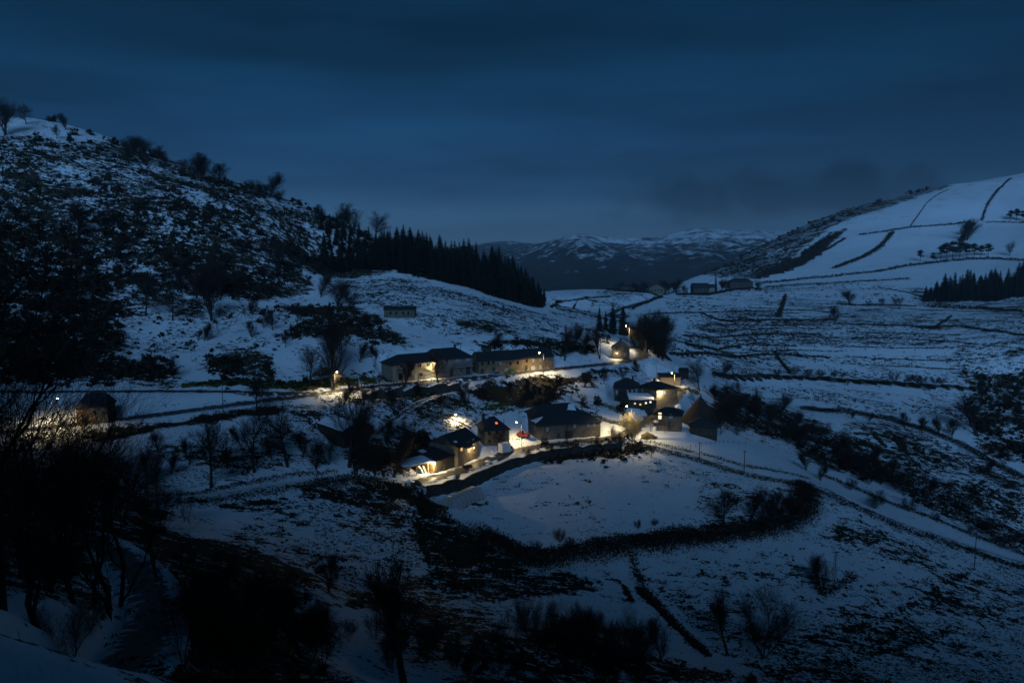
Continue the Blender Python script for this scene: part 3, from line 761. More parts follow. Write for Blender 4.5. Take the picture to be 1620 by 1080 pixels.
# ------------------------------------------------------------------ the far mountains
def mountain(name, ridge, Yd, depth, seed, base_z, cov, amp):
    """a range whose crest runs through the given photo points at distance Yd"""
    cr = np.array([P(u, v, Yd) for u, v in ridge])
    x = np.linspace(cr[0, 0], cr[-1, 0], 320); ny = 90
    cz = np.interp(x, cr[:, 0], cr[:, 2])
    cz = cz + amp * 0.10 * fbm(x, x * 0, 160, 5, seed)
    t = np.linspace(-1, 0.35, ny)               # -1 foot towards us, 0 crest
    X, T = np.meshgrid(x, t, indexing='ij')
    Yw = Yd + T * depth + 120 * fbm(X, T * 900, 900, 2, seed + 3)
    prof = np.where(T < 0, np.power(np.clip(1 + T, 0, 1), 0.85), 1 - T * 1.4)
    spur = fbm(X, T * depth * 0.8, 420, 6, seed + 7, 0.62)
    rid = 1 - np.abs(fbm(X + T * 300, T * depth * 0.35, 520, 4, seed + 11)) * 2
    env = np.clip(-T * 6, 0, 1) * np.clip(1 + T, 0, 1) ** 0.5
    Z = base_z + (cz[:, None] - base_z) * prof + amp * env * (1.1 * spur + 0.9 * (rid - 0.4)) + amp * 0.10 * np.clip(1 + T * 0.6, 0, 1) * fbm(X, Yw, 70, 4, seed + 31, 0.6)
    V = np.stack([X, Yw, Z], -1).reshape(-1, 3)
    i, j = np.meshgrid(np.arange(len(x) - 1), np.arange(ny - 1), indexing='ij')
    F = np.stack([i*ny+j, (i+1)*ny+j, (i+1)*ny+j+1, i*ny+j+1], -1).reshape(-1, 4)
    me = np_mesh(name, V, F, cov, True)
    o = link(name, me); tag(o, kind='structure'); return o
def mountain_mat(name, woods_z, snow_z):
    """snow above, bare woods and heath on the lower flanks and the steep gullies"""
    m = bpy.data.materials.new(name); m.use_nodes = True
    n, l = m.node_tree.nodes, m.node_tree.links; b = n['Principled BSDF']; b.inputs['Roughness'].default_value = 0.9; b.inputs['Specular IOR Level'].default_value = 0.1
    g = n.new('ShaderNodeNewGeometry'); s = n.new('ShaderNodeSeparateXYZ'); l.new(g.outputs['Position'], s.inputs[0])
    tc = n.new('ShaderNodeTexCoord'); nz = n.new('ShaderNodeTexNoise'); nz.inputs['Scale'].default_value = 0.016; nz.inputs['Detail'].default_value = 9; nz.inputs['Roughness'].default_value = 0.76
    l.new(tc.outputs['Object'], nz.inputs['Vector'])
    mr = n.new('ShaderNodeMapRange'); mr.inputs['From Min'].default_value = woods_z; mr.inputs['From Max'].default_value = snow_z; mr.inputs['To Min'].default_value = -0.30; mr.inputs['To Max'].default_value = 0.06
    mr.clamp = True; l.new(s.outputs['Z'], mr.inputs['Value'])
    a = n.new('ShaderNodeMath'); a.operation = 'ADD'; l.new(mr.outputs['Result'], a.inputs[0]); l.new(nz.outputs['Fac'], a.inputs[1])
    m2 = n.new('ShaderNodeMapRange'); m2.inputs['From Min'].default_value = 0.46; m2.inputs['From Max'].default_value = 0.58; l.new(a.outputs[0], m2.inputs['Value'])
    mx = n.new('ShaderNodeMix'); mx.data_type = 'RGBA'; mx.inputs['A'].default_value = (.018,.020,.018,1); mx.inputs['B'].default_value = (.72,.74,.76,1)
    l.new(m2.outputs['Result'], mx.inputs['Factor']); l.new(mx.outputs['Result'], b.inputs['Base Color'])
    return m
mountain('mountain_range', [(560,470),(700,430),(780,402),(840,388),(870,380),(900,369),(930,372),(965,377),(1000,376),(1040,375),(1070,367),(1095,362),(1130,363),(1180,372),(1250,385),(1400,420),(1600,470)], 3600, 2300, 5, -170, mountain_mat('mountain_flank', -60, 170), 66)
mountain('mountain_far', [(300,480),(500,430),(640,412),(720,392),(770,384),(800,381),(830,384),(880,388),(1000,385),(1080,378),(1130,366),(1180,362),(1230,363),(1300,372),(1450,400),(1700,470)], 5600, 2200, 9, -170, mountain_mat('mountain_snow', 60, 200), 60)

# ------------------------------------------------------------------ plants: prototype meshes, shared by the copies
def segs_mesh(name, S, mat_, n=3):
    """S: rows p0(3) p1(3) r0 r1 -> one mesh of thin tapered n-sided limbs"""
    S = np.asarray(S, float); p0, p1, r0, r1 = S[:, 0:3], S[:, 3:6], S[:, 6], S[:, 7]
    d = p1 - p0; d /= np.linalg.norm(d, axis=1)[:, None] + 1e-9
    ref = np.where(np.abs(d[:, 2:3]) > 0.9, np.array([[1., 0, 0]]), np.array([[0, 0, 1.]]))
    a = np.cross(d, ref); a /= np.linalg.norm(a, axis=1)[:, None] + 1e-9; b = np.cross(d, a)
    V = []
    for p, r in ((p0, r0), (p1, r1)):
        for k in range(n):
            t = 2 * math.pi * k / n
            V.append(p + (a * math.cos(t) + b * math.sin(t)) * r[:, None])
    V = np.stack(V, 1); m = len(S)
    base = (np.arange(m) * 2 * n)[:, None]
    F = np.concatenate([base + np.array([k, (k+1) % n, n + (k+1) % n, n + k]) for k in range(n)], 0)
    return np_mesh(name, V.reshape(-1, 3), F, mat_, n > 4)

def bare_tree(seed, spread=0.9, up=0.35, first=0.28, limbs=7, twigs=4, droop=0.0, stems=1, lean=0.0, fork=0.5, girth=.020, fine=.00075):
    """limbs and twigs of a leafless tree of height 1; returns (trunk and boughs, twigs)"""
    r = random.Random(seed); T, W = [], []
    def vec(d, ang):
        d = Vector(d).normalized(); ax = d.orthogonal().normalized(); ax.rotate(Matrix.Rotation(r.uniform(0, 2*math.pi), 3, d))
        q = d.copy(); q.rotate(Matrix.Rotation(ang, 3, ax)); return q
    def grow(p, d, L, rad, lev):
        n = (4, 4, 3, 2, 1)[lev]; q = Vector(p); d = Vector(d)
        for k in range(n):
            d = (d + Vector((r.gauss(0, .13), r.gauss(0, .13), r.gauss(0, .10) + (up if lev > 0 else 0) * 0.22 - droop * 0.1 * lev))).normalized()
            e = q + d * (L / n); ra, rb = rad * (1 - .55 * k / n), rad * (1 - .55 * (k + 1) / n)
            (T if lev <= 1 else W).append((*q, *e, ra, rb))
            if lev < 4:
                cnt = (2 if lev == 1 else 2) if lev < 3 else twigs - 1
                if lev == 0: cnt = 0 if (k + 1) / n < first else max(1, limbs // 3)
                for _ in range(cnt):
                    if lev == 3 and r.random() < .25: continue
                    f = r.uniform(0.1, 1.0)
                    grow(q.lerp(e, f), vec(d, r.uniform(.45, 1.0) * (spread if lev < 2 else 0.9)), L * r.uniform(.45, .72) * (1.0 if lev else (1.15 - .5 * k / n)) , max(rb * r.uniform(.42, .62), fine), lev + 1)
            q = e
        if lev < 4:
            for _ in range(2):
                grow(q, vec(d, r.uniform(.2, .55)), L * .55, max(rad * .38, fine), lev + 1)
    for s in range(stems):
        a = 2 * math.pi * s / max(stems, 1) + r.uniform(-.4, .4)
        d0 = Vector((math.cos(a) * (fork if stems > 1 else lean), math.sin(a) * (fork if stems > 1 else lean), 1))
        L0 = (.52 if stems == 1 else .50) * r.uniform(.9, 1.05)
        grow((math.cos(a) * .01 * (stems > 1), math.sin(a) * .01 * (stems > 1), -.02), d0, L0, girth / (1 + .35 * (stems - 1)), 0)
    zt = max(w[5] for w in W)
    T = [tuple(x / zt for x in t) for t in T]; W = [tuple(x / zt for x in t) for t in W]
    return T, W

BARE = {}
def bare_proto(key, n_bark='bark', n_twig='twig', **kw):
    T, W = bare_tree(**kw)
    BARE[key] = (segs_mesh('trunk', T, M[n_bark], 5), segs_mesh('crown', W, M[n_twig], 3))
for k in range(3): bare_proto('spread%d' % k, seed=11 + k, spread=1.0, up=.35, limbs=8, first=.3, girth=.025, fine=.0011)
for k in range(3): bare_proto('upright%d' % k, seed=31 + k, spread=.62, up=.7, limbs=7, first=.2, girth=.025, fine=.0011)
for k in range(2): bare_proto('tall%d' % k, seed=51 + k, spread=.45, up=.8, limbs=6, first=.45, girth=.025, fine=.0011)
for k in range(3): bare_proto('shrub%d' % k, seed=71 + k, spread=.75, up=.55, limbs=3, first=.0, stems=4, fork=.55, twigs=3)
for k in range(3): bare_proto('thin%d' % k, seed=111 + k, spread=.7, up=.5, limbs=4, first=.25, twigs=3, girth=.011, fine=.00042)
for k in range(2): bare_proto('stems%d' % k, seed=121 + k, spread=.6, up=.6, limbs=3, first=.0, stems=3, fork=.45, twigs=3, girth=.014, fine=.0007)
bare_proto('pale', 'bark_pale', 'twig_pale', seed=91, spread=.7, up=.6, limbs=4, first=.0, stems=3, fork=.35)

def tri_cloud(name, C, size, mat_, flat=0.0, seed=0, elong=1.6):
    """leafy or needly sprays: one bent quad at every centre"""
    g = np.random.default_rng(seed); n = len(C)
    a = g.normal(size=(n, 3)); a[:, 2] *= (1 - flat); a /= np.linalg.norm(a, axis=1)[:, None]
    b = g.normal(size=(n, 3)); b -= (b * a).sum(1)[:, None] * a; b /= np.linalg.norm(b, axis=1)[:, None]
    s = (size * g.uniform(.6, 1.4, n))[:, None]
    V = np.stack([C - a * s * elong * .5, C + b * s * .45, C + a * s * elong * .6, C - b * s * .35], 1).reshape(-1, 3)
    return np_mesh(name, V, np.arange(4 * n).reshape(n, 4), mat_)

def spruce(seed, dens=1.0, wid=0.17):
    """trunk and drooping whorls of a spruce of height 1"""
    g = random.Random(seed); V, F = [], []
    z = 0.06
    while z < 0.985:
        R = wid * (1 - z) ** .82 * g.uniform(.85, 1.12) + .006
        nb = int((7 if z < .8 else 5) * dens); a0 = g.uniform(0, 6.28)
        for k in range(nb):
            a = a0 + 6.283 * k / nb + g.uniform(-.25, .25); L = R * g.uniform(.68, 1.15); dr = L * g.uniform(.22, .55)
            ca, sa = math.cos(a), math.sin(a); px, py = -sa, ca; b = len(V); w = L * .30
            # a spray: three overlapping blades that droop and turn up at the tip
            for q, (o_, s_) in enumerate(((0, 1), (-.55, .72), (.55, .72))):
                c2, s2 = math.cos(a + o_), math.sin(a + o_); l2 = L * s_
                V += [(0, 0, z + .012), (c2*l2*.55 - s2*w*.42, s2*l2*.55 + c2*w*.42, z - dr*.45), (c2*l2, s2*l2, z - dr*g.uniform(.75, 1.0)), (c2*l2*.55 + s2*w*.42, s2*l2*.55 - c2*w*.42, z - dr*.50),
                      (c2*l2*.62, s2*l2*.62, z - dr*.5 - w*.55)]
                F += [(b, b+1, b+2), (b, b+2, b+3), (b, b+4, b+2)]; b += 5
        z += (.030 if z < .7 else .022) * g.uniform(.8, 1.25)
    V += [(.004, 0, .95), (-.004, .003, .95), (0, 0, 1.0)]; F.append((len(V)-3, len(V)-2, len(V)-1))
    cr = np_mesh('crown', np.array(V), np.array(F), M['needles'])
    t = MB().tube((0, 0, -.02), (0, 0, .97), .012, .002, 6).mesh('trunk', M['bark'])
    return t, cr
SPRUCE = [spruce(100 + k, 1.25 if k < 5 else 1.0, (.15, .17, .19, .16, .18)[k % 5]) for k in range(5)]

def pine(seed):
    g = random.Random(seed); q = np.random.default_rng(seed); T, C = [], []
    T.append((0, 0, -.02, .01, 0, .5, .02, .013)); T.append((.01, 0, .5, .0, .01, .9, .013, .005))
    for k in range(9):
        z = g.uniform(.42, .95); a = g.uniform(0, 6.28); L = g.uniform(.12, .30) * (1.25 - z * .8)
        e = np.array([math.cos(a) * L, math.sin(a) * L, z + g.uniform(.0, .09)]); T.append((0, 0, z, *e, .006, .002))
        for f in (.6, 1.0):
            c = np.array([0, 0, z]) * (1 - f) + e * f
            C.append(c + q.normal(size=(70, 3)) * np.array([.065, .065, .028]))
    C.append(np.array([0, 0, .94]) + q.normal(size=(80, 3)) * np.array([.06, .06, .035]))
    return segs_mesh('trunk', T, M['bark'], 5), tri_cloud('crown', np.concatenate(C), .040, M['needles'], .3, seed)
PINE = [pine(200 + k) for k in range(3)]

def bush_cloud(seed, n=170, clumps=9, ht=1.0, sz=.17):
    """centres of the leafy sprays of a bush about 1 across and ht tall"""
    q = np.random.default_rng(seed)
    cc = np.stack([q.normal(0, .24, clumps), q.normal(0, .24, clumps), np.abs(q.normal(.28, .22, clumps)) * ht], 1)
    i = q.integers(0, clumps, n)
    return np.maximum(cc[i] + q.normal(size=(n, 3)) * np.array([.13, .13, .12]), [-9, -9, -.05])
BUSH = [tri_cloud('bush', bush_cloud(300 + k), .17, M['broom' if k % 2 else 'bramble'], 0, 300 + k) for k in range(6)]
BUSH_FINE = [tri_cloud('bush', bush_cloud(320 + k, 600, 16), .085, M['bramble'], 0, 320 + k, 2.2) for k in range(3)]

def place_tree(name, protos, pos, h, label, cat, group=None, rz=None, wide=1.0):
    o = empty(name, pos, rnd.uniform(0, 6.28) if rz is None else rz)
    o.scale = (h * wide, h * wide, h)
    link('trunk', protos[0], o); link('crown', protos[1], o)
    return tag(o, label, cat, group)

def px_h(pos, v0, v1):
    return abs(v0 - v1) / FPX * (pos[1] * math.cos(PITCH) - (pos[2] - CAMZ) * math.sin(PITCH))

def tree(kind, u, vb, vt, label, group=None, Y=None, wide=1.0, name='bare_tree', cat='tree', h=None):
    p = at(u, Y) if Y else hit(u, vb)
    return place_tree(name, BARE[kind], p, h if h else px_h(p, vb, vt), label, cat, group, wide=wide)

def bush(u, vb, size, label, group, Y=None, ht=1.0, fine=False, name='bush'):
    p = at(u, Y) if Y else hit(u, vb)
    o = link(name, (BUSH_FINE if fine else BUSH)[rnd.randrange(3 if fine else 6)], None, p)
    o.scale = (size * rnd.uniform(.85, 1.2), size * rnd.uniform(.85, 1.2), size * ht); o.rotation_euler = (0, 0, rnd.uniform(0, 6.28))
    return tag(o, label, 'bush', group)

# --- spruce plantation on the shoulder of the left hill
G_SP = 'spruces of the plantation on the hill shoulder'
edge = [(505,428,398),(560,428,400),(620,430,400),(660,438,398),(700,446,397),(740,457,400),(780,468,403),(820,479,407),(850,489,412),(862,487,425)]
tops = [(500,372),(560,378),(612,362),(650,362),(680,366),(710,374),(740,380),(780,390),(810,402),(835,428),(850,440),(862,462)]
def spr(u, Y, h, label, group, k=None, wide=1.0, name='spruce_tree'):
    p = at(u, Y)
    return place_tree(name, SPRUCE[rnd.randrange(5) if k is None else k], p, h, label, 'tree', group, wide=wide)
eu = [e[0] for e in edge]; eY = [e[2] for e in edge]
for row, dY in enumerate((1, 9, 18, 27, 36)):
    u = 508 + rnd.uniform(0, 8)
    while u < 862:
        Y = np.interp(u, eu, eY) + dY + rnd.uniform(-3, 3)
        p = at(u, Y)
        vt = np.interp(u, [t[0] for t in tops], [t[1] for t in tops])
        # height so that the crown ends about on the photographed tree line, a little lower in the front rows
        d = p[1] * math.cos(PITCH) - (p[2] - CAMZ) * math.sin(PITCH)
        zt = P(u, vt, Y)[2]
        h = (zt - p[2]) * (rnd.uniform(.68, 1.05) if row < 4 else rnd.uniform(.85, 1.18))
        if u < 600: h *= rnd.uniform(.8, 1.02)
        h = min(max(h, 8), 30)
        spr(u, Y, h, 'dark spruce in the dense plantation above the snowy slope', G_SP, wide=rnd.uniform(1.35, 1.9))
        u += rnd.uniform(9, 15) * (1.0 if u < 800 else .8)
for u, Y, h in [(604,409,17),(640,411,17.5),(660,411,16.5),(676,412,16),(701,414,15.5),(731,417,14.5)]:
    spr(u, Y, h, 'tall spruce whose pointed tip stands above the plantation', 'tall spruces along the top of the plantation', wide=1.1)

# --- spruces at the right edge and pines on the right hill
G_SR = 'spruces of the dark wood at the edge of the right slope'
for row in range(3):
    u = 1462 + rnd.uniform(0, 10)
    while u < 1640:
        Y = 655 + row * 14 + rnd.uniform(-4, 4)
        h = rnd.uniform(10, 24) * (1.0 if u > 1490 else .6)
        spr(u, Y, h, 'dark spruce in the small wood at the edge of the right slope', G_SR, wide=rnd.uniform(1.5, 2.3))
        u += rnd.uniform(6, 12)
for u, vb, vt in [(1456,414,398),(1476,416,402),(1488,412,392),(1497,412,388),(1507,411,386),(1518,410,386),(1529,409,388),(1541,407,388),(1552,405,390),(1563,406,388)]:
    p = hit(u, vb)
    place_tree('pine_tree', PINE[rnd.randrange(3)], p, px_h(p, vb, vt) * 1.15, 'dark pine in the row on the snowy right hillside' if u > 1480 else 'dark pine standing apart at the left end of the hillside row', 'tree', 'pines in a row on the right hillside', wide=1.1)
for u, vb, vt in [(1598,349,335),(1608,349,333),(1618,350,336)]:
    p = hit(u, vb); place_tree('pine_tree', PINE[rnd.randrange(3)], p, px_h(p, vb, vt) * 1.15, 'dark pine in the high clump at the edge of the right hill', 'tree', 'pines in the high clump on the right hill', wide=1.2)
# conifers by the road bend
for u, Y, h, lb in [(948,372,12,'dark conifer left of the pair behind the small gabled house'),(969,376,15.5,'tall dark conifer behind the small gabled house, taller of the pair'),(985,380,15,'dark conifer beside the tallest one behind the small gabled house'),(958,382,10,'small dark conifer between two taller ones behind the gabled house')]:
    spr(u, Y, h, lb, None, wide=1.25)
spr(1132, 745, 20, 'narrow dark cypress between the two far farmhouses', None, wide=.7, name='cypress_tree')
spr(974, 770, 13, 'dark conifer by the far low farmhouse on its near side', None); spr(999, 772, 12, 'small dark conifer by the corner of the far low farmhouse', None)

# --- leafless trees
sp = lambda: 'spread%d' % rnd.randrange(3)
ur = lambda: 'upright%d' % rnd.randrange(3)
tl = lambda: 'tall%d' % rnd.randrange(2)
sh = lambda: 'shrub%d' % rnd.randrange(3)
for kind, u, vb, vt, label, kw in [
 ('spread0', 489, 609, 541, 'broad bare tree on the bank left of the roadside lamp', dict(wide=1.1)),
 ('upright2', 527, 617, 488, 'tall bare tree beside the lamp above the road fork', {}),
 ('spread1', 406, 652, 583, 'bare tree at the lower edge of the road below the dark bank', {}),
 ('spread2', 693.5, 606, 552, 'bare tree in front of the lamplit upper house wall', dict(wide=1.15)),
 ('upright0', 640, 612, 562, 'bare tree in front of the low wing of the upper house', {}),
 ('upright1', 569, 571, 538, 'slender bare tree left of the upper houses, first of two', {}),
 ('upright2', 595, 568, 541, 'slender bare tree left of the upper houses, nearer the wing', {}),
 ('spread1', 334, 770, 645, 'bare tree, leftmost of three in the patchy lower field', {}),
 ('spread0', 402, 747, 635, 'bare tree, middle one of three in the patchy lower field', {}),
 ('spread2', 455.5, 738, 625, 'forked bare tree, rightmost of three in the patchy lower field', {}),
 ('spread0', 552, 738, 592, 'large bare tree in front of the shed with snowy roof', dict(wide=1.0)),
 ('upright1', 622, 754, 676, 'bare tree left of the open porch with the bright lamp', {}),
 ('upright0', 593, 752, 690, 'thin bare tree between the dark shed and the open porch', {}),
 ('upright0', 533.5, 484, 440, 'dense upright bare tree on the snowy slope left of the hut', dict(wide=1.6)),
 ('spread2', 431, 522, 489, 'small round bare tree alone on the snow of the left slope', {}),
 ('upright0', 399, 534, 506, 'small bare tree below the round one on the left slope', {}),
 ('spread1', 273, 507, 448, 'bare tree above the left end of the snowy slope', {}),
 ('upright2', 334, 507, 412, 'tall bare tree in the scrub above the snowy slope', {}),
 ('upright1', 311, 463, 405, 'bare tree high in the scrub of the left hill', {}),
 ('upright1', 350, 468, 412, 'pale haze of twigs, bare tree beside a snow gap on the left hill', {}),
 ('spread0', 230, 500, 430, 'bare tree in the dark scrub at the left of the slope', {}),
 ('upright0', 125, 380, 315, 'bare tree amid the dark scrub high on the left hill', {}),
 ('upright2', 508, 470, 425, 'thin bare tree at the left end of the snowy slope below the spruces', {}),
 ('upright0', 782, 556, 526, 'bare tree behind the roof of the long stone house', {}),
 ('upright2', 903, 558, 508, 'bare tree behind the lamp at the end of the stone row', {}),
 ('tall1', 893, 570, 512, 'thin tall bare tree right of the stone row', {}),
 ('tall0', 949, 568, 515, 'thin tall bare tree left of the small gabled house', {}),
 ('upright1', 920, 560, 522, 'small bare tree on the slope between stone row and gabled house', {}),
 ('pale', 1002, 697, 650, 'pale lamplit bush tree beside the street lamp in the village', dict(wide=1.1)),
 ('spread1', 968, 700, 672, 'low bare tree on the bank at the end of the courtyard house', dict(wide=1.3)),
 ('spread0', 787, 713, 676, 'thick pollard tree with trunk in front of the hip roofed house', {}),
 ('spread2', 1107, 618, 562, 'bare tree right of the timber shed', {}),
 ('upright2', 1144, 599, 570, 'small dark tree at the start of the stream hedge', dict(wide=1.4)),
 ('upright1', 1275.5, 744, 712, 'small bare tree on the slope edge right of the village', {}),
 ('upright2', 1298, 759, 727, 'thin bare tree beside the stone wall at the field track', {}),
 ('shrub0', 1383, 804, 772, 'broad bare bush between the two hedges on the right', dict(wide=1.3)),
 ('spread1', 1146, 832, 766, 'bare tree standing on the lower hedge, left of its two tall ones', {}),
 ('spread0', 1211, 838, 764, 'bare tree standing on the lower hedge, taller of its two tall ones', {}),
 ('upright0', 1190, 818, 772, 'slim bare tree between two bigger ones above the lower hedge', {}),
 ('upright2', 1299, 938, 876, 'bare tree beside the lattice pole in the field', dict(wide=1.2)),
 ('tall0', 1151, 1034, 922, 'slim bare tree left of the great fan shaped one', {}),
 ('shrub1', 1207, 1038, 928, 'great fan shaped bare tree at the near field corner', dict(wide=1.15)),
 ('upright1', 1013, 1048, 956, 'bare tree left of the dark ditch at the bottom', dict(wide=1.2)),
 ('upright2', 1046, 1042, 975, 'smaller bare tree leaning over the dark ditch at the bottom', dict(wide=1.2)),
 ('tall1', 639, 1079, 868, 'tall thin bare tree rising from the bottom edge', dict(wide=1.2)),
 ('upright0', 520, 935, 872, 'small bare tree at the end of the dark terrace below the village', {}),
 ('shrub2', 886, 858, 832, 'lone leafless bush in the big lower field', {}),
 ('upright1', 1344, 482, 456, 'round dark bare tree on the terraces of the right slope', dict(wide=1.5)),
 ('upright2', 1322, 509, 482, 'dark bare tree at a terrace corner of the right slope', dict(wide=1.4)),
 ('tall0', 1546, 690, 622, 'tall rounded tree at the edge of the right scrub', dict(wide=2.2)),
 ('upright0', 1431, 678, 650, 'bare tree on the stream bank, left of the bank row', {}),
 ('upright1', 1458, 682, 654, 'bare tree on the stream bank, second of the bank row', {}),
 ('upright2', 1485, 687, 655, 'bare tree on the stream bank, third of the bank row', {}),
 ('upright0', 1506, 690, 657, 'bare tree on the stream bank, last of the bank row', {}),
 ('upright1', 1348, 663, 649, 'small bare tree on the curved hedge, left of its pair', {}),
 ('upright2', 1376, 667, 650, 'small bare tree on the curved hedge, right of its pair', {}),
 ('upright0', 1560, 752, 722, 'bare tree on the snow below the right scrub', {}),
 ('spread0', 1597, 405, 380, 'bare tree beyond the pines on the right hill', {}),
]:
    tree(kind, u, vb, vt, label, **kw)
# the skyline of the left hill
for kind, u, vb, vt, label, kw in [
 ('upright1', 8, 214, 150, 'tall bare tree on the ridge at the left edge', dict(wide=1.2)), ('spread0', 42, 197, 162, 'round bare tree on the snowy ridge top', dict(wide=1.1)),
 ('spread1', 90, 220, 196, 'small bare tree below the snowy ridge top', {}), ('upright0', 104, 206, 178, 'thin bare tree on the ridge top snow', {}),
 ('upright2', 303, 284, 240, 'dense bare tree, tallest clump along the hill ridge', dict(wide=1.5)), ('upright1', 318, 286, 243, 'dense bare tree leaning out from the ridge clump', dict(wide=1.3)),
 ('upright0', 345, 290, 257, 'round bare tree on the ridge right of the tall clump', dict(wide=1.5)), ('upright1', 426, 312, 271, 'lone upright bare tree on the ridge against the sky', dict(wide=1.3)),
 ('upright2', 558, 370, 319, 'tall bare tree on the ridge beside the plantation, left of two', dict(wide=1.5)), ('spread2', 592, 380, 332, 'broad bare tree on the ridge beside the plantation, right of two', dict(wide=1.2)),
 ('upright0', 543, 362, 334, 'smaller bare tree left of the two tall ones by the plantation', dict(wide=1.5)), ('upright2', 512, 350, 322, 'small bare tree on the ridge left of the plantation pair', dict(wide=1.4)),
 ('upright1', 232, 252, 213, 'bare tree in the ridge thicket below the snowy top', dict(wide=1.6)), ('upright0', 205, 246, 211, 'dense bare tree at the left of the ridge thicket', dict(wide=1.7)),
 ('upright2', 262, 262, 230, 'bare tree at the right end of the ridge thicket', dict(wide=1.4)), ('spread1', 200, 262, 228, 'bare tree just below the ridge thicket', dict(wide=1.2)),
]:
    tree(kind, u, vb, vt, label, **kw)
for u, vb, s in [(78,192,5.5),(118,214,4.5),(142,213,4.0),(398,299,4.5),(475,326,5.0),(462,320,3.5),(490,333,3.2),(110,222,4.5),(60,224,5),(180,228,3.5),(285,278,6),(335,290,5),(360,294,4),(385,298,4),(440,314,3.5),(530,352,5),(575,375,5)]:
    bush(u, vb, s, 'dark bush on the ridge line of the left hill', 'bushes along the hill ridge', ht=.9)
# the grove right of the road bend and the trees of the stream hollow
for u, Y, h in [(1004,352,12),(1012,348,15),(1020,343,17),(1028,340,18),(1036,336,17),(1043,332,15),(1050,328,13),(1024,330,14),(1034,326,14),(1016,336,13),(1041,322,12),(1048,318,10)]:
    tree(ur(), u, 0, 0, 'bare tree in the dense grove right of the road bend', 'trees of the grove at the road bend', Y=Y, h=h, wide=1.25)
for k in range(46):
    t = k / 45 + rnd.uniform(-.03, .03)
    u = 1128 + t * 330 + rnd.uniform(-12, 12); v = np.interp(u, [1128,1200,1260,1330,1400,1460], [652,680,705,735,765,792]) + rnd.uniform(-26, 6)
    tree(rnd.choice([ur(), sh(), sp()]), u, v, 0, 'bare tree in the thicket along the stream hollow', 'trees of the stream hollow', h=rnd.uniform(5.0, 9.5))
for k in range(26):
    u = 1215 + rnd.uniform(0, 65); v = rnd.uniform(792, 824) - (u - 1215) * .12
    if k > 9: u = rnd.uniform(1310, 1600); v = np.interp(u, [1300,1400,1500,1620], [770,800,838,880]) + rnd.uniform(-40, -4)
    tree(sh(), u, v, 0, 'leafless hedge tree on the right field boundary' if k > 9 else 'leafless hedge tree at the round end of the lower hedge', 'hedge trees of the right boundary' if k > 9 else 'hedge trees at the round end', h=rnd.uniform(2.6, 5.2), name='hedge_tree')
for u, vb, vt in [(1257,593,577),(1279,595,582),(1300,596,584),(1321,597,585),(1334,597,586),(1229,593,582),(1396,482,470),(1420,484,468),(1374,482,474),(1440,604,590),(1415,603,588),(1460,606,592),(1480,607,594),(1130,598,584),(1490,608,596),(1450,605,590)]:
    tree(sh(), u, vb, vt, 'leafless bush along the terrace lines of the right slope', 'bushes along the right terraces', name='bare_bush', cat='bush', wide=1.3)
for u, vb, vt in [(1010,836,820),(1035,832,818),(950,870,850),(900,868,846),(850,872,852),(760,870,846),(1165,800,782),(1225,800,780),(1250,804,786)]:
    tree(sh(), u, vb, vt, 'thin leafless sapling near the lower edge of the big field', 'saplings near the lower hedge', name='sapling', cat='sapling')
for u, vb, vt in [(1530,380,345),(1522,372,350)]:
    tree(ur(), u, vb, vt, 'dark bushy tree on the hedge corner of the right hill', 'bushy trees on the hedge corner', wide=1.4)
for u, vb in [(1390,322),(1303,356),(1317,350),(1345,342),(1465,300),(1452,303),(1440,306)]:
    bush(u, vb, 9, 'dark bush on the skyline of the right hill', 'bushes on the right skyline', ht=.9)
for u, Y, h in [(1012,745,13),(1018,750,14),(1058,742,13),(1064,746,14),(1070,744,11),(990,766,12),(1085,735,9),(1140,752,12),(1148,756,11),(1198,770,9)]:
    tree(ur(), u, 0, 0, 'hazy bare tree beside the far farmhouses', 'trees around the far farmhouses', Y=Y, h=h, wide=1.5)

# --- near trees of the left hillside below the camera
G_NEAR = 'bare trees of the near dark hillside'
tn = lambda: 'thin%d' % rnd.randrange(3)
st = lambda: 'stems%d' % rnd.randrange(2)
NEAR_LB = {'a': 'dark bare tree rising between the road bend and the lamplit barn', 'b': 'dark bare tree at the left edge whose branches cross the lamplit barn'}
for kind, u, Y, h, lb in [('thin0',172,74,22,'a'),('thin1',190,82,21,'a'),('thin2',150,72,19,'a'),('thin1',120,66,21,'b'),('thin0',60,52,20,'b'),('thin2',5,46,21,'b'),('thin1',-40,40,24,'b'),('thin0',-75,38,26,'b'),('thin2',95,84,20,'b'),('thin1',30,78,20,'b'),('thin0',250,92,13,'a'),('thin2',-10,60,24,'b'),('thin0',80,70,19,'b')]:
    tree(kind, u, 0, 0, NEAR_LB[lb], G_NEAR + (' by the bend' if lb == 'a' else ' at the edge'), Y=Y, h=h, wide=1.25)
G_TH = 'trees of the near thicket beside the bend'
for k in range(32):
    u = rnd.uniform(288, 520); Y = rnd.uniform(56, 106) if u < 420 else rnd.uniform(74, 106)
    tree(st() if k % 3 else tn(), u, 0, 0, 'bare sapling tree in the near thicket right of the bend', G_TH, Y=Y, h=rnd.uniform(4.5, 8.5), name='sapling', cat='sapling')
for k in range(13):
    u = rnd.uniform(-30, 120); Y = rnd.uniform(46, 110)
    tree(st(), u, 0, 0, 'tangled bare shrub of the near dark hillside left of the bend', 'shrubs of the near hillside', Y=Y, h=rnd.uniform(3.0, 6.0), name='bare_bush', cat='bush')
for k in range(18):
    u = rnd.uniform(540, 800); Y = rnd.uniform(92, 112)
    tree(st(), u, 0, 0, 'bare sapling at the bottom of the picture below the terraces', 'saplings at the bottom edge', Y=Y, h=rnd.uniform(3.0, 6.0), name='sapling', cat='sapling')
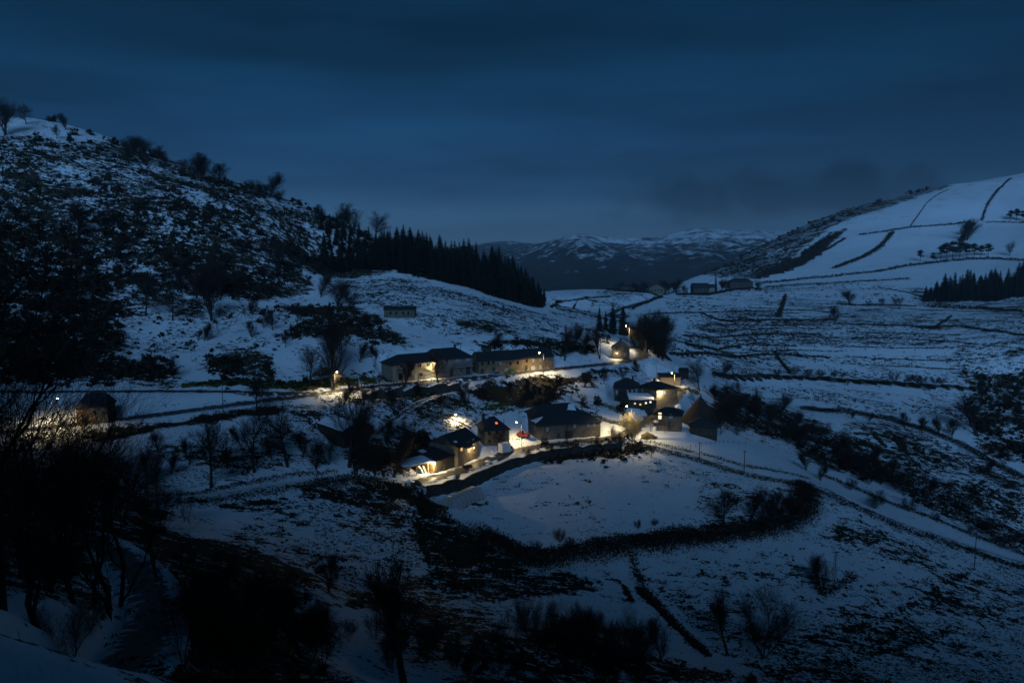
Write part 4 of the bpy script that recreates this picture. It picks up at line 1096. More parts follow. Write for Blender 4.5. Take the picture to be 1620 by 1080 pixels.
for k in range(30):
    u = rnd.uniform(760, 1010); Y = rnd.uniform(108, 126)
    tree(st() if k % 4 else tn(), u, 0, 0, 'bare sapling in the black thicket at the bottom middle', 'saplings of the bottom thicket', Y=Y, h=rnd.uniform(4.0, 8.0), name='sapling', cat='sapling')
for k in range(14):
    u = rnd.uniform(140, 300); v = rnd.uniform(760, 850)
    tree(rnd.choice([tn(), st()]), u, v, 0, 'bare tree in the gully under the lower lane', 'trees of the gully under the lane', h=rnd.uniform(6, 10))
for k in range(34):
    u = rnd.uniform(20, 470); v = np.interp(u, [0,200,470], [300,330,400]) + rnd.uniform(0, 1) ** .8 * np.interp(u, [0,200,470], [250,150,60])
    tree(rnd.choice([ur(), sp(), sh()]), u, v, 0, 'bare tree in the scrub of the steep left hill', 'trees in the scrub of the left hill', h=rnd.uniform(5, 11), wide=1.2)
for k in range(22):
    u = rnd.uniform(150, 540); v = np.interp(u, [60,190,330,430,500,600], [192,230,280,312,342,384]) + rnd.uniform(-1, 5)
    tree(rnd.choice([ur(), sh()]), u, v, 0, 'small bare tree along the ridge of the left hill', 'small trees along the ridge', h=rnd.uniform(3, 7), wide=1.3)
for k in range(22):
    u = rnd.uniform(300, 620); v = rnd.uniform(475, 560)
    tree(rnd.choice([tn(), ur(), st()]), u, v, 0, 'bare sapling on the snowy slope above the road', 'saplings on the snowy slope', h=rnd.uniform(3.5, 7.5), name='sapling', cat='sapling')
for u, vb, h_ in [(575,690,9),(612,705,8),(560,735,11),(585,745,9),(640,700,7),(520,735,9),(500,742,8),(700,650,6),(735,640,6),(765,636,6),(810,628,6),(835,622,5),(880,618,6),(925,612,6),(955,604,6),(985,598,5),(860,655,6),(920,650,6),(830,640,6),(1010,588,5),(655,626,5),(620,640,6),(545,640,7),(590,640,6)]:
    tree(rnd.choice([ur(), sp(), st()]), u, vb, 0, 'bare tree on the dark banks between the village houses', 'trees between the village houses', h=h_)
for u, vb, h_ in [(870,722,4.5),(905,718,5),(945,712,4.5),(980,709,5.5),(1030,722,4),(835,728,4)]:
    tree(st(), u, vb, 0, 'thin bare tree on the bank below the village street', 'trees below the village street', h=h_)
for u, vb, h_ in [(360,742,6),(300,735,7),(270,750,6),(430,728,6),(480,722,7),(250,715,6),(375,700,5)]:
    tree(ur(), u, vb, 0, 'small bare tree scattered over the patchy lower field', 'small trees of the patchy field', h=h_)
for u, vb, h_ in [(150,600,10),(200,596,9),(110,596,11),(60,596,11),(240,598,8),(275,600,8),(20,592,12)]:
    tree(sp(), u, vb, 0, 'bare tree in the black thicket above the hill road', 'trees of the thicket above the hill road', h=h_)
# evergreens and brush among the houses
for u, vb, s_, lb in [(650,704,5.5,'big dark evergreen bush behind the open porch, nearer the lane'),(668,702,5.0,'big dark evergreen bush behind the street house roof'),(636,716,4.5,'dark evergreen bush left of the open porch'),(615,735,4.5,'dark bush below the evergreens left of the porch'),(600,722,4.0,'dark bush at the corner of the snowy shed'),(945,640,3.5,'dark bush on the bank behind the courtyard house'),(985,648,3.0,'bush beside the yellow green hedge')]:
    bush(u, vb, s_, lb, None, ht=.95)
for kind, u, vb, vt, lb in [('thin0',897,703,668,'thin bare tree in front of the courtyard house wall'),('thin1',871,640,610,'bare sapling on the dark bank under the stone row'),('thin2',905,628,600,'bare sapling on the terraces under the road'),('thin0',740,640,612,'thin bare tree on the bank under the ramp'),('thin1',580,700,655,'thin bare tree at the right of the snowy shed'),('thin2',655,690,655,'thin bare tree behind the evergreens at the ramp'),('thin0',1120,690,640,'bare tree beside the small stone hut'),('thin1',1150,680,632,'bare tree right of the thatched cone, nearer one'),('thin2',1165,668,622,'bare tree right of the thatched cone, farther one'),('thin1',712,606,572,'thin bare tree right of the lamplit tree by the upper house'),('thin0',600,612,585,'thin bare tree at the left end of the upper house wing')]:
    tree(kind, u, vb, vt, lb)
for k in range(14):
    u = rnd.uniform(1125, 1250); v = rnd.uniform(620, 690)
    tree(rnd.choice([tn(), st(), ur()]), u, v, 0, 'bare tree in the dense thicket right of the thatched cone', 'trees right of the thatched cone', h=rnd.uniform(6, 11), wide=1.2)

# --- scrub on the hillsides: the largest bushes singly, the rest as one mass
def in_poly(p, W):
    c = False
    for a, b in zip(W, np.roll(W, -1, 0)):
        if (a[1] > p[1]) != (b[1] > p[1]) and p[0] < (b[0]-a[0])*(p[1]-a[1])/(b[1]-a[1]+1e-12)+a[0]: c = not c
    return c
SCRUB = []   # x, y, z, size, ht
def spots(px, n, clump, thr, seed=77, stretch=1.0):
    """n places on the ground inside a patch, clumped"""
    W_ = world_poly(px); si, sj = window(W_[:, 0].min(), W_[:, 0].max(), W_[:, 1].min(), W_[:, 1].max())
    X, Y = GX[si, sj].ravel(), GY[si, sj].ravel(); ins = np.zeros(X.shape, bool)
    for p_, q_ in zip(W_, np.roll(W_, -1, 0)):
        ins ^= ((p_[1] > Y) != (q_[1] > Y)) & (X < (q_[0] - p_[0]) * (Y - p_[1]) / (q_[1] - p_[1] + 1e-12) + p_[0])
    k = np.flatnonzero(ins); k = k[fbm(X[k] * stretch, Y[k], clump, 3, seed) + 0.35 * fbm(X[k] * stretch, Y[k], clump * 4, 2, seed + 5) > thr]
    if len(k) == 0: return np.zeros((0, 3))
    k = rng.choice(k, n, replace=len(k) < n); r_ = np.hypot(X[k], Y[k])
    x = X[k] + rng.normal(0, 1, n) * r_ * .0012; y = Y[k] + rng.normal(0, 1, n) * r_ * .006
    return np.stack([x, y, ground_z(x, y)], 1)
def scatter(px, n, s0, s1, ht=.8, clump=12.0, thr=-.15):
    for p in spots(px, n, clump, thr):
        e_ = rnd.random()
        SCRUB.append((*p, (s0 + (s1 - s0) * e_ * e_) * (1 if rnd.random() < .88 else 1.7), ht * rnd.uniform(.75, 1.2)))
HEATH = []
def heath(px, n, s0, s1, ht=.4, clump=9.0, thr=-.05):
    p = spots(px, n, clump, thr, 91, .3); s_ = s0 + (s1 - s0) * rng.random(len(p)) ** 2
    HEATH.append(np.concatenate([p, s_[:, None], np.full((len(p), 1), ht)], 1))
HILL = [(-45,220),(60,220),(120,226),(160,226),(200,238),(300,276),(400,304),(470,330),(560,378),(600,428),(500,432),(480,465),(330,455),(260,470),(200,500),(185,560),(-45,600)]
scatter(HILL, 2600, .9, 2.5, .75, 16, -.28)
scatter([(-45,330),(120,350),(300,380),(420,400),(470,440),(300,440),(200,470),(-45,440)], 260, 2.0, 4.2, .9, 22, .05)
scatter([(150,300),(330,330),(480,370),(560,400),(500,430),(380,400),(200,360)], 170, 1.8, 3.8, .9, 22, .05)
scatter([(-45,440),(170,460),(190,510),(190,560),(280,565),(280,600),(-45,605)], 420, 1.6, 3.8, .9, 16, -.6)
scatter([(280,430),(480,440),(480,462),(400,475),(300,468)], 130, 1.5, 3.2, .9)
scatter([(440,535),(480,512),(590,505),(645,545),(600,545),(560,532),(450,542)], 110, 1.3, 3.0, .9, 14, -.6)
scatter([(440,480),(560,488),(620,508),(590,520),(480,500)], 60, 1.2, 2.6, .9, 14, -.4)
scatter([(330,548),(420,550),(435,598),(330,594)], 70, 1.2, 3.0, .9)
scatter([(205,510),(480,475),(500,500),(600,560),(300,586),(210,560)], 110, .7, 2.0, .8, 18, .1)
scatter([(500,436),(640,444),(860,499),(940,550),(860,545),(700,528),(560,480)], 160, .5, 1.5, .7)
scatter([(745,552),(860,542),(940,548),(940,560),(860,552),(760,562)], 80, 1.0, 2.2, .7, 14, -.6)
scatter([(760,606),(830,600),(960,588),(1000,584),(940,600),(955,612),(900,626),(860,640),(780,638),(750,622)], 150, .7, 1.9, .7, 14, -.1)
scatter([(1535,595),(1620,585),(1620,738),(1560,715),(1545,690)], 190, 1.8, 4.2, .9, 16, -.5)
scatter([(1130,605),(1250,645),(1350,705),(1440,778),(1330,750),(1240,700),(1130,655)], 200, 1.0, 2.4, .8, 14, -.2)
scatter([(1310,675),(1480,692),(1620,765),(1620,880),(1450,795),(1340,715)], 150, 1.0, 2.4, .6, 20, .05)
scatter([(1090,440,1040),(1190,398,1220),(1260,366,1270),(1400,320,1330),(1330,352),(1260,400),(1200,442)], 560, 2.2, 4.5, .6, 30, -.3)
scatter([(1190,442),(1250,412),(1320,370),(1300,398),(1250,428)], 220, 3, 7, .7, 30, -.8)
scatter([(840,708),(1000,698),(1030,712),(1010,722),(960,736),(860,733)], 120, .8, 1.8, .8, 14, -.6)
scatter([(290,606),(400,602),(540,598),(610,600),(520,611),(400,611)], 110, .9, 1.8, .7, 14, -.8)
scatter([(-45,650),(90,692),(160,706),(230,772),(300,850),(250,860),(150,850),(100,930),(-45,930)], 110, .6, 1.5, .8, 12, -.1)
scatter([(250,850),(420,842),(500,930),(520,1080),(300,1080)], 70, .5, 1.1, .8, 10, -.1)
scatter([(640,785),(690,802),(770,862),(840,905),(740,940),(690,930),(660,850)], 180, .5, 1.3, .7, 10, -.3)
scatter([(750,1015),(900,985),(1010,1035),(1100,1055),(1200,1080),(720,1080)], 70, .6, 1.3, 1.0, 10, -.5)
scatter([(1040,960),(1280,860),(1300,790),(1600,900),(1610,1070),(1250,1070)], 160, .3, .8, .6, 14, .0)
scatter([(350,805),(520,775),(640,800),(700,860),(560,950),(480,900)], 130, .3, .9, .6, 10, -.1)
_S = sorted(SCRUB, key=lambda s: -s[3] / math.hypot(s[0], s[1]))
# spread the singled-out ones: nearest and largest first
for s in _S[:290]:
    zone = ('on the steep left hill' if s[0] < -60 and s[1] > 190 else 'on the near slope below the camera' if s[1] < 150 else 'on the slopes right of the village' if s[0] > 60 else 'on the banks around the village')
    o = link('bush', BUSH_FINE[rnd.randrange(3)] if s[1] < 150 else BUSH[rnd.randrange(6)], None, (s[0], s[1], s[2] - .05))
    o.scale = (s[3], s[3] * rnd.uniform(.8, 1.1), s[3] * s[4]); o.rotation_euler = (0, 0, rnd.uniform(0, 6.28))
    tag(o, 'dark leafless bush ' + zone, 'bush', 'bushes ' + zone)
def scrub_mass(rows):
    q = np.random.default_rng(5); Vs = []
    protos = [bush_cloud(400 + k, 34, 6) for k in range(8)]
    C, S = [], []
    for x, y, z, s, ht in rows:
        p = protos[q.integers(8)]; a = q.uniform(0, 6.28); c, t = math.cos(a), math.sin(a)
        C.append(np.stack([x + s*(p[:, 0]*c - p[:, 1]*t), y + s*(p[:, 0]*t + p[:, 1]*c), z + s*ht*p[:, 2]], 1)); S.append(np.full(len(p), s * .30))
    C = np.concatenate(C); S = np.concatenate(S)
    g = np.random.default_rng(6); n = len(C)
    a = g.normal(size=(n, 3)); a /= np.linalg.norm(a, axis=1)[:, None]
    b = g.normal(size=(n, 3)); b -= (b*a).sum(1)[:, None]*a; b /= np.linalg.norm(b, axis=1)[:, None]
    s = (S * g.uniform(.6, 1.4, n))[:, None]
    V = np.stack([C - a*s*.7, C + b*s*.45, C + a*s*.8, C - b*s*.35], 1).reshape(-1, 3)
    return np_mesh('scrub', V, np.arange(4*n).reshape(n, 4), M['broom'])
tag(link('scrub', scrub_mass(_S[290:])), 'dark heath scrub sticking out of the snow on the hillsides', 'scrub', kind='stuff')

# heather and bent grass standing out of the snow
heath([(1040,520),(1250,470),(1640,492),(1640,602),(1150,592),(1060,560)], 3600, .6, 2.0, .30, 9, .10)
heath([(1085,500),(1240,470),(1245,505),(1330,545),(1080,562)], 1500, .7, 2.4, .36, 9, -.05)
heath([(1170,606),(1540,626),(1530,682),(1460,680),(1300,642)], 900, .5, 1.5, .4, 10, .0)
heath([(1310,672),(1480,690),(1640,762),(1640,885),(1560,850),(1450,795),(1340,715)], 1500, .6, 1.8, .45, 9, -.05)
heath([(500,434),(640,442),(860,497),(950,552),(860,546),(700,528),(560,480)], 2200, .4, 1.3, .45, 7, -.05)
heath([(205,508),(480,472),(500,500),(600,560),(300,588),(210,560)], 1000, .4, 1.2, .45, 7, .10)
heath([(866,492),(960,456),(1050,466),(1000,490),(960,545)], 900, .8, 2.4, .4, 12, .0)
heath([(1050,470),(1210,452),(1440,455),(1450,478),(1240,470),(1060,500)], 900, .8, 2.6, .4, 14, .05)
heath([(230,690),(480,668),(530,722),(480,752),(230,772)], 1300, .25, .6, .5, 4, -.05)
heath([(350,802),(520,772),(640,800),(700,860),(560,950),(480,900)], 1300, .25, .7, .5, 4, .02)
heath([(640,780),(770,862),(840,905),(900,905),(960,930),(720,955),(540,955),(690,900)], 2200, .25, .8, .5, 4, -.1)
heath([(600,955),(860,955),(800,1060),(600,1060)], 900, .2, .6, .5, 4, -.1)
heath([(1010,912),(1290,852),(1300,782),(1450,840),(1640,905),(1640,1090),(1240,1090),(1020,930)], 3200, .2, .65, .5, 5, .02)
heath([(1250,1010),(1640,900),(1640,1090),(1250,1090)], 1800, .2, .6, .5, 4, -.1)
heath([(670,792),(820,737),(960,724),(1180,752),(1282,784),(1270,830),(1000,852),(840,888)], 700, .15, .45, .5, 6, .15)
heath([(1110,762),(1270,775),(1268,828),(1000,856),(1100,820)], 600, .3, .8, .5, 5, -.05)
heath([(560,600),(760,600),(960,590),(1010,600),(950,640),(760,672),(560,690)], 1800, .35, 1.1, .5, 6, -.05)
heath([(740,552),(880,545),(950,560),(760,566)], 600, .4, 1.2, .5, 6, -.2)
heath([(430,640),(600,622),(640,650),(560,700),(460,690)], 700, .3, .9, .5, 5, -.05)
heath([(-45,640),(90,690),(160,705),(230,770),(300,850),(480,940),(560,1090),(300,1090),(150,990),(-45,930)], 1400, .2, .7, .6, 4, -.1)
def heath_mass():
    H_ = np.concatenate(HEATH); m_ = 7; n = len(H_); q = np.random.default_rng(15)
    off = q.normal(size=(n, m_, 3)) * np.array([.36, .26, .28]); off[..., 2] = np.abs(off[..., 2]) + .08
    C = H_[:, None, :3] + off * H_[:, None, 3:4] * np.stack([np.ones(n), np.ones(n), H_[:, 4]], 1)[:, None, :]
    C = C.reshape(-1, 3); S = np.repeat(H_[:, 3], m_)
    a = q.normal(size=(n * m_, 3)); a[:, 2] *= .5; a /= np.linalg.norm(a, axis=1)[:, None]
    b_ = q.normal(size=(n * m_, 3)); b_ -= (b_*a).sum(1)[:, None]*a; b_ /= np.linalg.norm(b_, axis=1)[:, None]
    s_ = (S * .42 * q.uniform(.6, 1.4, n * m_))[:, None]
    V = np.stack([C - a*s_*.7, C + b_*s_*.4, C + a*s_*.8, C - b_*s_*.3], 1).reshape(-1, 3)
    return np_mesh('heather', V, np.arange(4*n*m_).reshape(-1, 4), M['broom'])
tag(link('heather', heath_mass()), 'low dark heather and grass tufts showing through the snow', 'heather', kind='stuff')

# --- hedges: brushy banks along the field edges
def hedge(px, h, w, label, dens=1.0, m='bramble', name='hedge', size=.25, jag=.6):
    pth = smooth_path(np.array([P(*q) if len(q) == 3 else hit(*q) for q in px]), 1.0)
    L = np.linalg.norm(np.diff(pth[:, :2], axis=0), axis=1).sum()
    n = int(L * w * h * 9 * dens / (size / .34) ** 1.6); q = np.random.default_rng(len(px) * 13 + int(L))
    i = q.uniform(0, len(pth) - 1, n); k = i.astype(int); f = (i - k)[:, None]
    c = pth[k] * (1 - f) + pth[np.minimum(k + 1, len(pth) - 1)] * f
    off = q.normal(0, w * .28, (n, 2)); x = c[:, 0] + off[:, 0]; y = c[:, 1] + off[:, 1]
    hh = h * (1 + jag * fbm(x, y, 4.5, 3, 8)) * np.clip(1.1 - np.hypot(off[:, 0], off[:, 1]) / w * .9, .2, 1)
    z = ground_z(x, y) - .05 + hh * np.sqrt(q.uniform(0, 1, n)) * .95
    o = link(name, tri_cloud(name, np.stack([x, y, z], 1), size, M[m], 0, n, 2.0))
    return tag(o, label, 'hedge')
hedge([(758,846),(800,872),(840,893),(900,884),(960,873),(1010,868)], 3.0, 7.0, 'dark bramble hedge under the left half of the big field', .9)
hedge([(1010,868),(1080,858),(1160,848),(1220,838),(1265,820),(1278,795),(1270,772)], 3.0, 6.5, 'dark bramble hedge curving round the right end of the big field', .9)
hedge([(1000,880),(1006,905),(1030,945),(1070,990),(1118,1034)], 1.0, 2.2, 'dark ditch hedge running down from the lower hedge to the bottom', 1.0)
hedge([(1012,706),(1050,716),(1090,726),(1140,741),(1200,757),(1290,775)], 1.1, 2.2, 'green bramble hedge along the lower side of the field track', 1.0, 'green_hedge')
hedge([(1020,699),(1060,708),(1110,719),(1180,738),(1280,758)], .8, 1.6, 'low green hedge along the upper side of the field track', 1.0, 'green_hedge')
hedge([(1290,775),(1350,803),(1420,835),(1500,862),(1560,882),(1640,906)], 1.3, 2.6, 'dark hedge along the field track at the lower right', .9)
hedge([(1300,752),(1380,785),(1450,812),(1540,848),(1640,885)], 1.2, 2.4, 'dark upper hedge of the narrow strip at the lower right', .9)
hedge([(1130,592),(1200,596),(1300,600),(1400,606),(1480,612),(1540,617)], 1.6, 3.4, 'long dark hedge across the foot of the right slope', 1.0)
hedge([(1270,648),(1330,652),(1400,664),(1470,684),(1540,716),(1620,760)], 2.2, 5, 'dark curved hedge along the stream bank', .8)
hedge([(940,663),(975,670),(1003,671)], 1.2, 1.6, 'trimmed green hedge under the lamplit snow bank', 1.5, 'green_hedge', size=.22, jag=.2)
hedge([(945,640),(975,650),(995,663),(1000,668)], 1.6, 2.0, 'rough yellow green hedge beside the lamp in the village', 1.2, 'dry_grass')
hedge([(300,608),(360,606),(420,606),(480,609),(520,608)], .9, 2.2, 'grassy roadside bank left of the lamp at the fork', 1.0, 'green_hedge', size=.3)
hedge([(530,608),(560,603),(600,602),(622,604)], 1.0, 3.0, 'grassy bank between the fork lamp and the upper houses', 1.0, 'green_hedge', size=.3)
hedge([(1062,618),(1085,618),(1105,622)], 1.2, 2.5, 'green bramble patch at the village end of the timber shed', 1.0, 'green_hedge')
for px, h_, w_, lb in [
 ([(1020,498),(1100,495),(1240,491),(1320,493)], 1.0, 1.4, 'terrace bank, topmost long line on the right slope'), ([(1140,508),(1220,507),(1320,506)], 1.5, 2.0, 'thick dark terrace bank left of the corner tree'),
 ([(1320,513),(1400,515),(1480,518),(1520,517),(1580,525),(1640,535)], 1.4, 1.8, 'dark terrace bank running right from the corner tree'), ([(1080,531),(1200,530),(1300,529)], 1.1, 1.5, 'terrace bank below the corner tree line'),
 ([(1085,546),(1170,547),(1260,548)], 1.1, 1.5, 'terrace bank above the curved lowest one'), ([(1060,560),(1130,561),(1200,562),(1310,566)], 1.2, 1.8, 'lowest terrace bank of the right slope'),
 ([(1480,518),(1492,509),(1505,500)], 1.0, 1.5, 'short upright boundary on the right terraces'), ([(1230,565),(1240,578),(1250,590)], 1.2, 1.6, 'short boundary under the lowest terrace bank'), ([(1232,502),(1238,485),(1243,466)], .9, 2.2, 'upright dark boundary wall across the upper terraces'),
 ([(1108,495),(1124,502),(1140,508)], 1.2, 1.6, 'short slanting bank at the end of the thick terrace'), ([(1330,482),(1390,483),(1450,485)], 1.4, 2.0, 'dark bank under the small trees of the upper slope'), ([(1460,470),(1430,462),(1390,456)], 1.0, 1.6, 'thin bank above the small trees of the upper slope'),
 ([(1150,522),(1240,520),(1330,521)], .85, 1.1, 'thin terrace line under the thick terrace bank'), ([(1340,526),(1430,528),(1520,530)], .85, 1.1, 'thin terrace line under the right terrace bank start'),
 ([(1100,515),(1180,515),(1300,514)], .8, 1.0, 'thin terrace line just under the thick bank'), ([(1120,538),(1220,538),(1330,540)], .8, 1.0, 'thin terrace line between the two middle banks'), ([(1130,554),(1230,555),(1340,556)], .8, 1.0, 'thin terrace line over the lowest bank'),
 ([(1330,548),(1430,551),(1540,548)], .8, 1.0, 'thin terrace line right of the middle banks'), ([(1330,575),(1430,580),(1530,584)], .85, 1.1, 'thin terrace line low on the right slope'), ([(1250,484),(1330,486)], .6, 1.0, 'thin terrace line beside the upright boundary wall'), ([(1500,490),(1570,494),(1640,500)], .6, 1.0, 'thin terrace line under the spruce wood'), ([(1530,506),(1640,512)], .6, 1.0, 'thin terrace line at the edge under the spruce wood'),
 ([(1180,622),(1300,628),(1420,640),(1530,652)], .4, .8, 'thin field line across the lower right meadow'), ([(1340,565),(1450,570),(1560,566)], .85, 1.1, 'faint terrace line in the middle of the right slope'), ([(1350,535),(1450,538),(1600,550)], .85, 1.1, 'faint terrace line under the right terrace bank'),
 ([(880,479),(920,474),(965,470)], 1.2, 2.0, 'dark bank on the far fields behind the spruce shoulder'), ([(872,487),(910,482),(945,478)], 1.0, 1.6, 'lower dark bank on the far fields behind the spruces'), ([(1000,488),(1020,480),(1048,470)], 1.6, 2.5, 'dark hedge beside the far valley road'),
 ([(960,455),(1000,462),(1040,468)], 1.8, 2.5, 'dark brush in front of the far farmhouses'), ([(1070,466),(1110,467),(1150,461),(1200,458)], 2.4, 3.0, 'dark brush in front of the far large farmhouses')]:
    hedge(px, h_, w_, lb, 1.4, size=.45, jag=.5)
hedge([(1320,425),(1370,405),(1398,385),(1412,368)], 3.2, 6, 'dark hedge climbing the middle of the right hill', .35, size=.9)
hedge([(1360,372),(1400,367),(1440,360),(1500,356),(1528,352)], 2.4, 4.5, 'dark hedge across the upper middle of the right hill', .35, size=.8)
hedge([(1440,358),(1452,342),(1470,318),(1500,300)], 1.2, 2.0, 'thin boundary line climbing to the skyline of the right hill', .4, size=.6)
hedge([(1553,350),(1562,325),(1580,300),(1600,283)], 2.2, 3.5, 'dark boundary hedge at the upper right of the hill', .35, size=.8)
hedge([(1555,352),(1590,352),(1640,352)], 2.0, 4.0, 'dark hedge level with the high pine clump', .35, size=.8)
hedge([(1200,449),(1280,441),(1350,434),(1420,424),(1500,414),(1560,410),(1640,412)], 2.6, 5, 'long dark hedge at the foot of the right hill', .35, size=.9)
hedge([(1210,455),(1300,450),(1400,444),(1440,442)], 2.0, 4, 'second dark hedge below the foot of the right hill', .35, size=.8)
hedge([(1295,402),(1320,388),(1337,378)], 2.4, 5, 'short dark hedge beside the dark scrub of the right hill', .4, size=.9)
hedge([(1060,571),(1050,561),(1038,548)], 1.0, 2.0, 'low dark hedge below the grove on the far bank', 1.0)
hedge([(236,800),(300,795),(370,788),(440,778),(520,768)], 1.2, 2.4, 'dark brush along the lower edge of the lower lane', .9)
hedge([(240,785),(330,778),(420,760),(480,752),(530,748)], 1.0, 1.8, 'dark brush along the upper edge of the lower lane', .9)
hedge([(150,700),(230,682),(320,668),(400,652),(440,645)], 1.2, 2.6, 'dark brush under the road at the left', .9)
hedge([(620,780),(660,775),(672,800),(700,822),(740,846)], 1.4, 3.2, 'dark brush left of the polytunnel down to the lower hedge', .9)
hedge([(500,768),(560,764),(610,770),(640,785)], 2.0, 4.0, 'black brush under the yard of the open porch', .9)
hedge([(880,712),(930,708),(990,704),(1010,712)], 1.4, 3.0, 'dark brush on the bank below the courtyard house', .9)
hedge([(1520,384),(1528,370),(1534,352)], 4.0, 6, 'thick dark hedge clump on the right hill corner', .3, size=1.0)
hedge([(1470,486),(1540,489),(1640,494)], 2.5, 6, 'dark brush along the foot of the right spruce wood', .35, size=.9)
hedge([(1280,902),(1300,940),(1330,925),(1352,908)], .9, 2.5, 'dark brush at the foot of the lattice pole', .8)
hedge([(500,905),(520,900),(560,905)], 1.0, 2.4, 'dark brush at the end of the terrace below the village', .9)

# ------------------------------------------------------------------ buildings
class House:
    def __init__(s, name, key, label, cat='house', wall='stone_grey', h=5.0, sink=2.0, kind=None):
        s.p, s.yaw, s.w, s.d = PLACE[key]; s.h = h
        s.o = empty(name, tuple(s.p), s.yaw); tag(s.o, label, cat)
        s.sink = sink
        if wall: MB().box(0, s.w, 0, s.d, -sink, h).build('wall', M[wall], s.o)
    def local(s, u, v, face='front', off=0.0):
        """where the sight line through a photo pixel meets one wall plane, in house coordinates"""
        c, n = math.cos(s.yaw), math.sin(s.yaw); d = ray(u, v); o = np.array([0, 0, CAMZ]) - s.p
        L = lambda q: np.array([q[0]*c + q[1]*n, -q[0]*n + q[1]*c, q[2]])
        o, d = L(o), L(d)
        k, val = {'front': (1, -off), 'left': (0, -off), 'right': (0, s.w + off), 'back': (1, s.d + off)}[face]
        t = (val - o[k]) / d[k]; return o + d * t
    def opening(s, u, v, w, h, face='front', name='window', frame='window_frame', pane='glass', depth=.07, bars=True, fw=.07, uv=None):
        q = np.array(uv) if uv is not None else s.local(u, v, face)
        def bx(mb, a0, a1, b0, b1, z0, z1):    # a along the wall, b outwards
            if face == 'front': mb.box(q[0]+a0, q[0]+a1, -b1, -b0, q[2]+z0, q[2]+z1)
            elif face == 'left': mb.box(-b1, -b0, q[1]+a0, q[1]+a1, q[2]+z0, q[2]+z1)
            else: mb.box(s.w+b0, s.w+b1, q[1]+a0, q[1]+a1, q[2]+z0, q[2]+z1)
        pn = MB(); bx(pn, -w/2, w/2, .004, .025, -h/2, h/2)
        o = pn.build(name, M[pane], s.o)
        fr = MB()
        bx(fr, -w/2-fw, -w/2, .003, depth, -h/2-fw, h/2+fw); bx(fr, w/2, w/2+fw, .003, depth, -h/2-fw, h/2+fw)
        bx(fr, -w/2, w/2, .003, depth-.002, h/2, h/2+fw); bx(fr, -w/2, w/2, .003, depth+.05, -h/2-fw, -h/2)
        if bars and name == 'window': bx(fr, -.03, .03, .003, depth-.01, -h/2, h/2)
        fr.build('frame', M[frame], o)
        return o
    def roof(s, kind='gable', rise=2.2, over=.45, m='slate', t=.16, inset=None, h=None, x0=None, x1=None, y0=None, y1=None, name='roof', ends=None):
        h = s.h if h is None else h
        x0 = 0 if x0 is None else x0; x1 = s.w if x1 is None else x1; y0 = 0 if y0 is None else y0; y1 = s.d if y1 is None else y1
        e = over; mb = MB(); ym, xm = (y0+y1)/2, (x0+x1)/2
        lift = .05
        if kind == 'gable':
            sl = rise / (ym - y0); zl = h - e*sl + lift; zr = h + rise + lift
            mb.slab([(x0-e, y0-e, zl), (x1+e, y0-e, zl), (x1+e, ym, zr), (x0-e, ym, zr)], t)
            mb.slab([(x1+e, y1+e, zl), (x0-e, y1+e, zl), (x0-e, ym+.001, zr), (x1+e, ym+.001, zr)], t)
            g = MB()
            for xx, k in ((x0+.001, 0), (x1-.001, 1)):
                x2 = xx + (.25 if k == 0 else -.25)
                f = [(xx, y0+.002, h), (xx, y1-.002, h), (xx, ym, h+rise-.02)]; b = [(x2, y0+.002, h), (x2, y1-.002, h), (x2, ym, h+rise-.02)]
                g.add(f + b, [(0, 2, 1), (3, 4, 5), (0, 1, 4, 3), (1, 2, 5, 4), (2, 0, 3, 5)])
            s.gable = g
        elif kind == 'gable_y':
            sl = rise / (xm - x0); zl = h - e*sl + lift; zr = h + rise + lift
            mb.slab([(x0-e, y1+e, zl), (x0-e, y0-e, zl), (xm, y0-e, zr), (xm, y1+e, zr)], t)
            mb.slab([(x1+e, y0-e, zl), (x1+e, y1+e, zl), (xm+.001, y1+e, zr), (xm+.001, y0-e, zr)], t)
            g = MB()
            for yy, k in ((y0+.001, 0), (y1-.001, 1)):
                y2 = yy + (.25 if k == 0 else -.25)
                f = [(x0+.002, yy, h), (x1-.002, yy, h), (xm, yy, h+rise-.02)]; b = [(x0+.002, y2, h), (x1-.002, y2, h), (xm, y2, h+rise-.02)]
                g.add(f + b, [(0, 1, 2), (3, 5, 4), (0, 3, 4, 1), (1, 4, 5, 2), (2, 5, 3, 0)])
            s.gable = g
        elif kind == 'hip':
            hs = inset if inset is not None else (ym - y0)
            hl, hr = (hs, hs) if not isinstance(hs, tuple) else hs
            if ends: hl, hr = ends
            zl = h - .12 + lift; zr = h + rise + lift
            A, B, C_, D_ = (x0-e, y0-e, zl), (x1+e, y0-e, zl), (x1+e, y1+e, zl), (x0-e, y1+e, zl)
            R1, R2 = (x0+hl, ym, zr), (x1-hr, ym, zr)
            low = [(p[0], p[1], p[2]-t) for p in (A, B, C_, D_)]
            mb.add([A, B, C_, D_, R1, R2] + low, [(0, 1, 5, 4), (1, 2, 5), (2, 3, 4, 5), (3, 0, 4), (9, 8, 7, 6), (0, 6, 7, 1), (1, 7, 8, 2), (2, 8, 9, 3), (3, 9, 6, 0)])
            s.gable = None
        elif kind == 'shed':      # rise at the back
            sl = rise / (y1 - y0)
            mb.slab([(x0-e, y0-e, h-e*sl+lift), (x1+e, y0-e, h-e*sl+lift), (x1+e, y1+.1, h+rise+lift), (x0-e, y1+.1, h+rise+lift)], t)
            s.gable = None
        elif kind == 'shed_x':    # rise at the right
            sl = rise / (x1 - x0)
            mb.slab([(x0-e, y1+e, h-e*sl+lift), (x0-e, y0-e, h-e*sl+lift), (x1+.1, y0-e, h+rise+lift), (x1+.1, y1+e, h+rise+lift)], t)
            s.gable = None
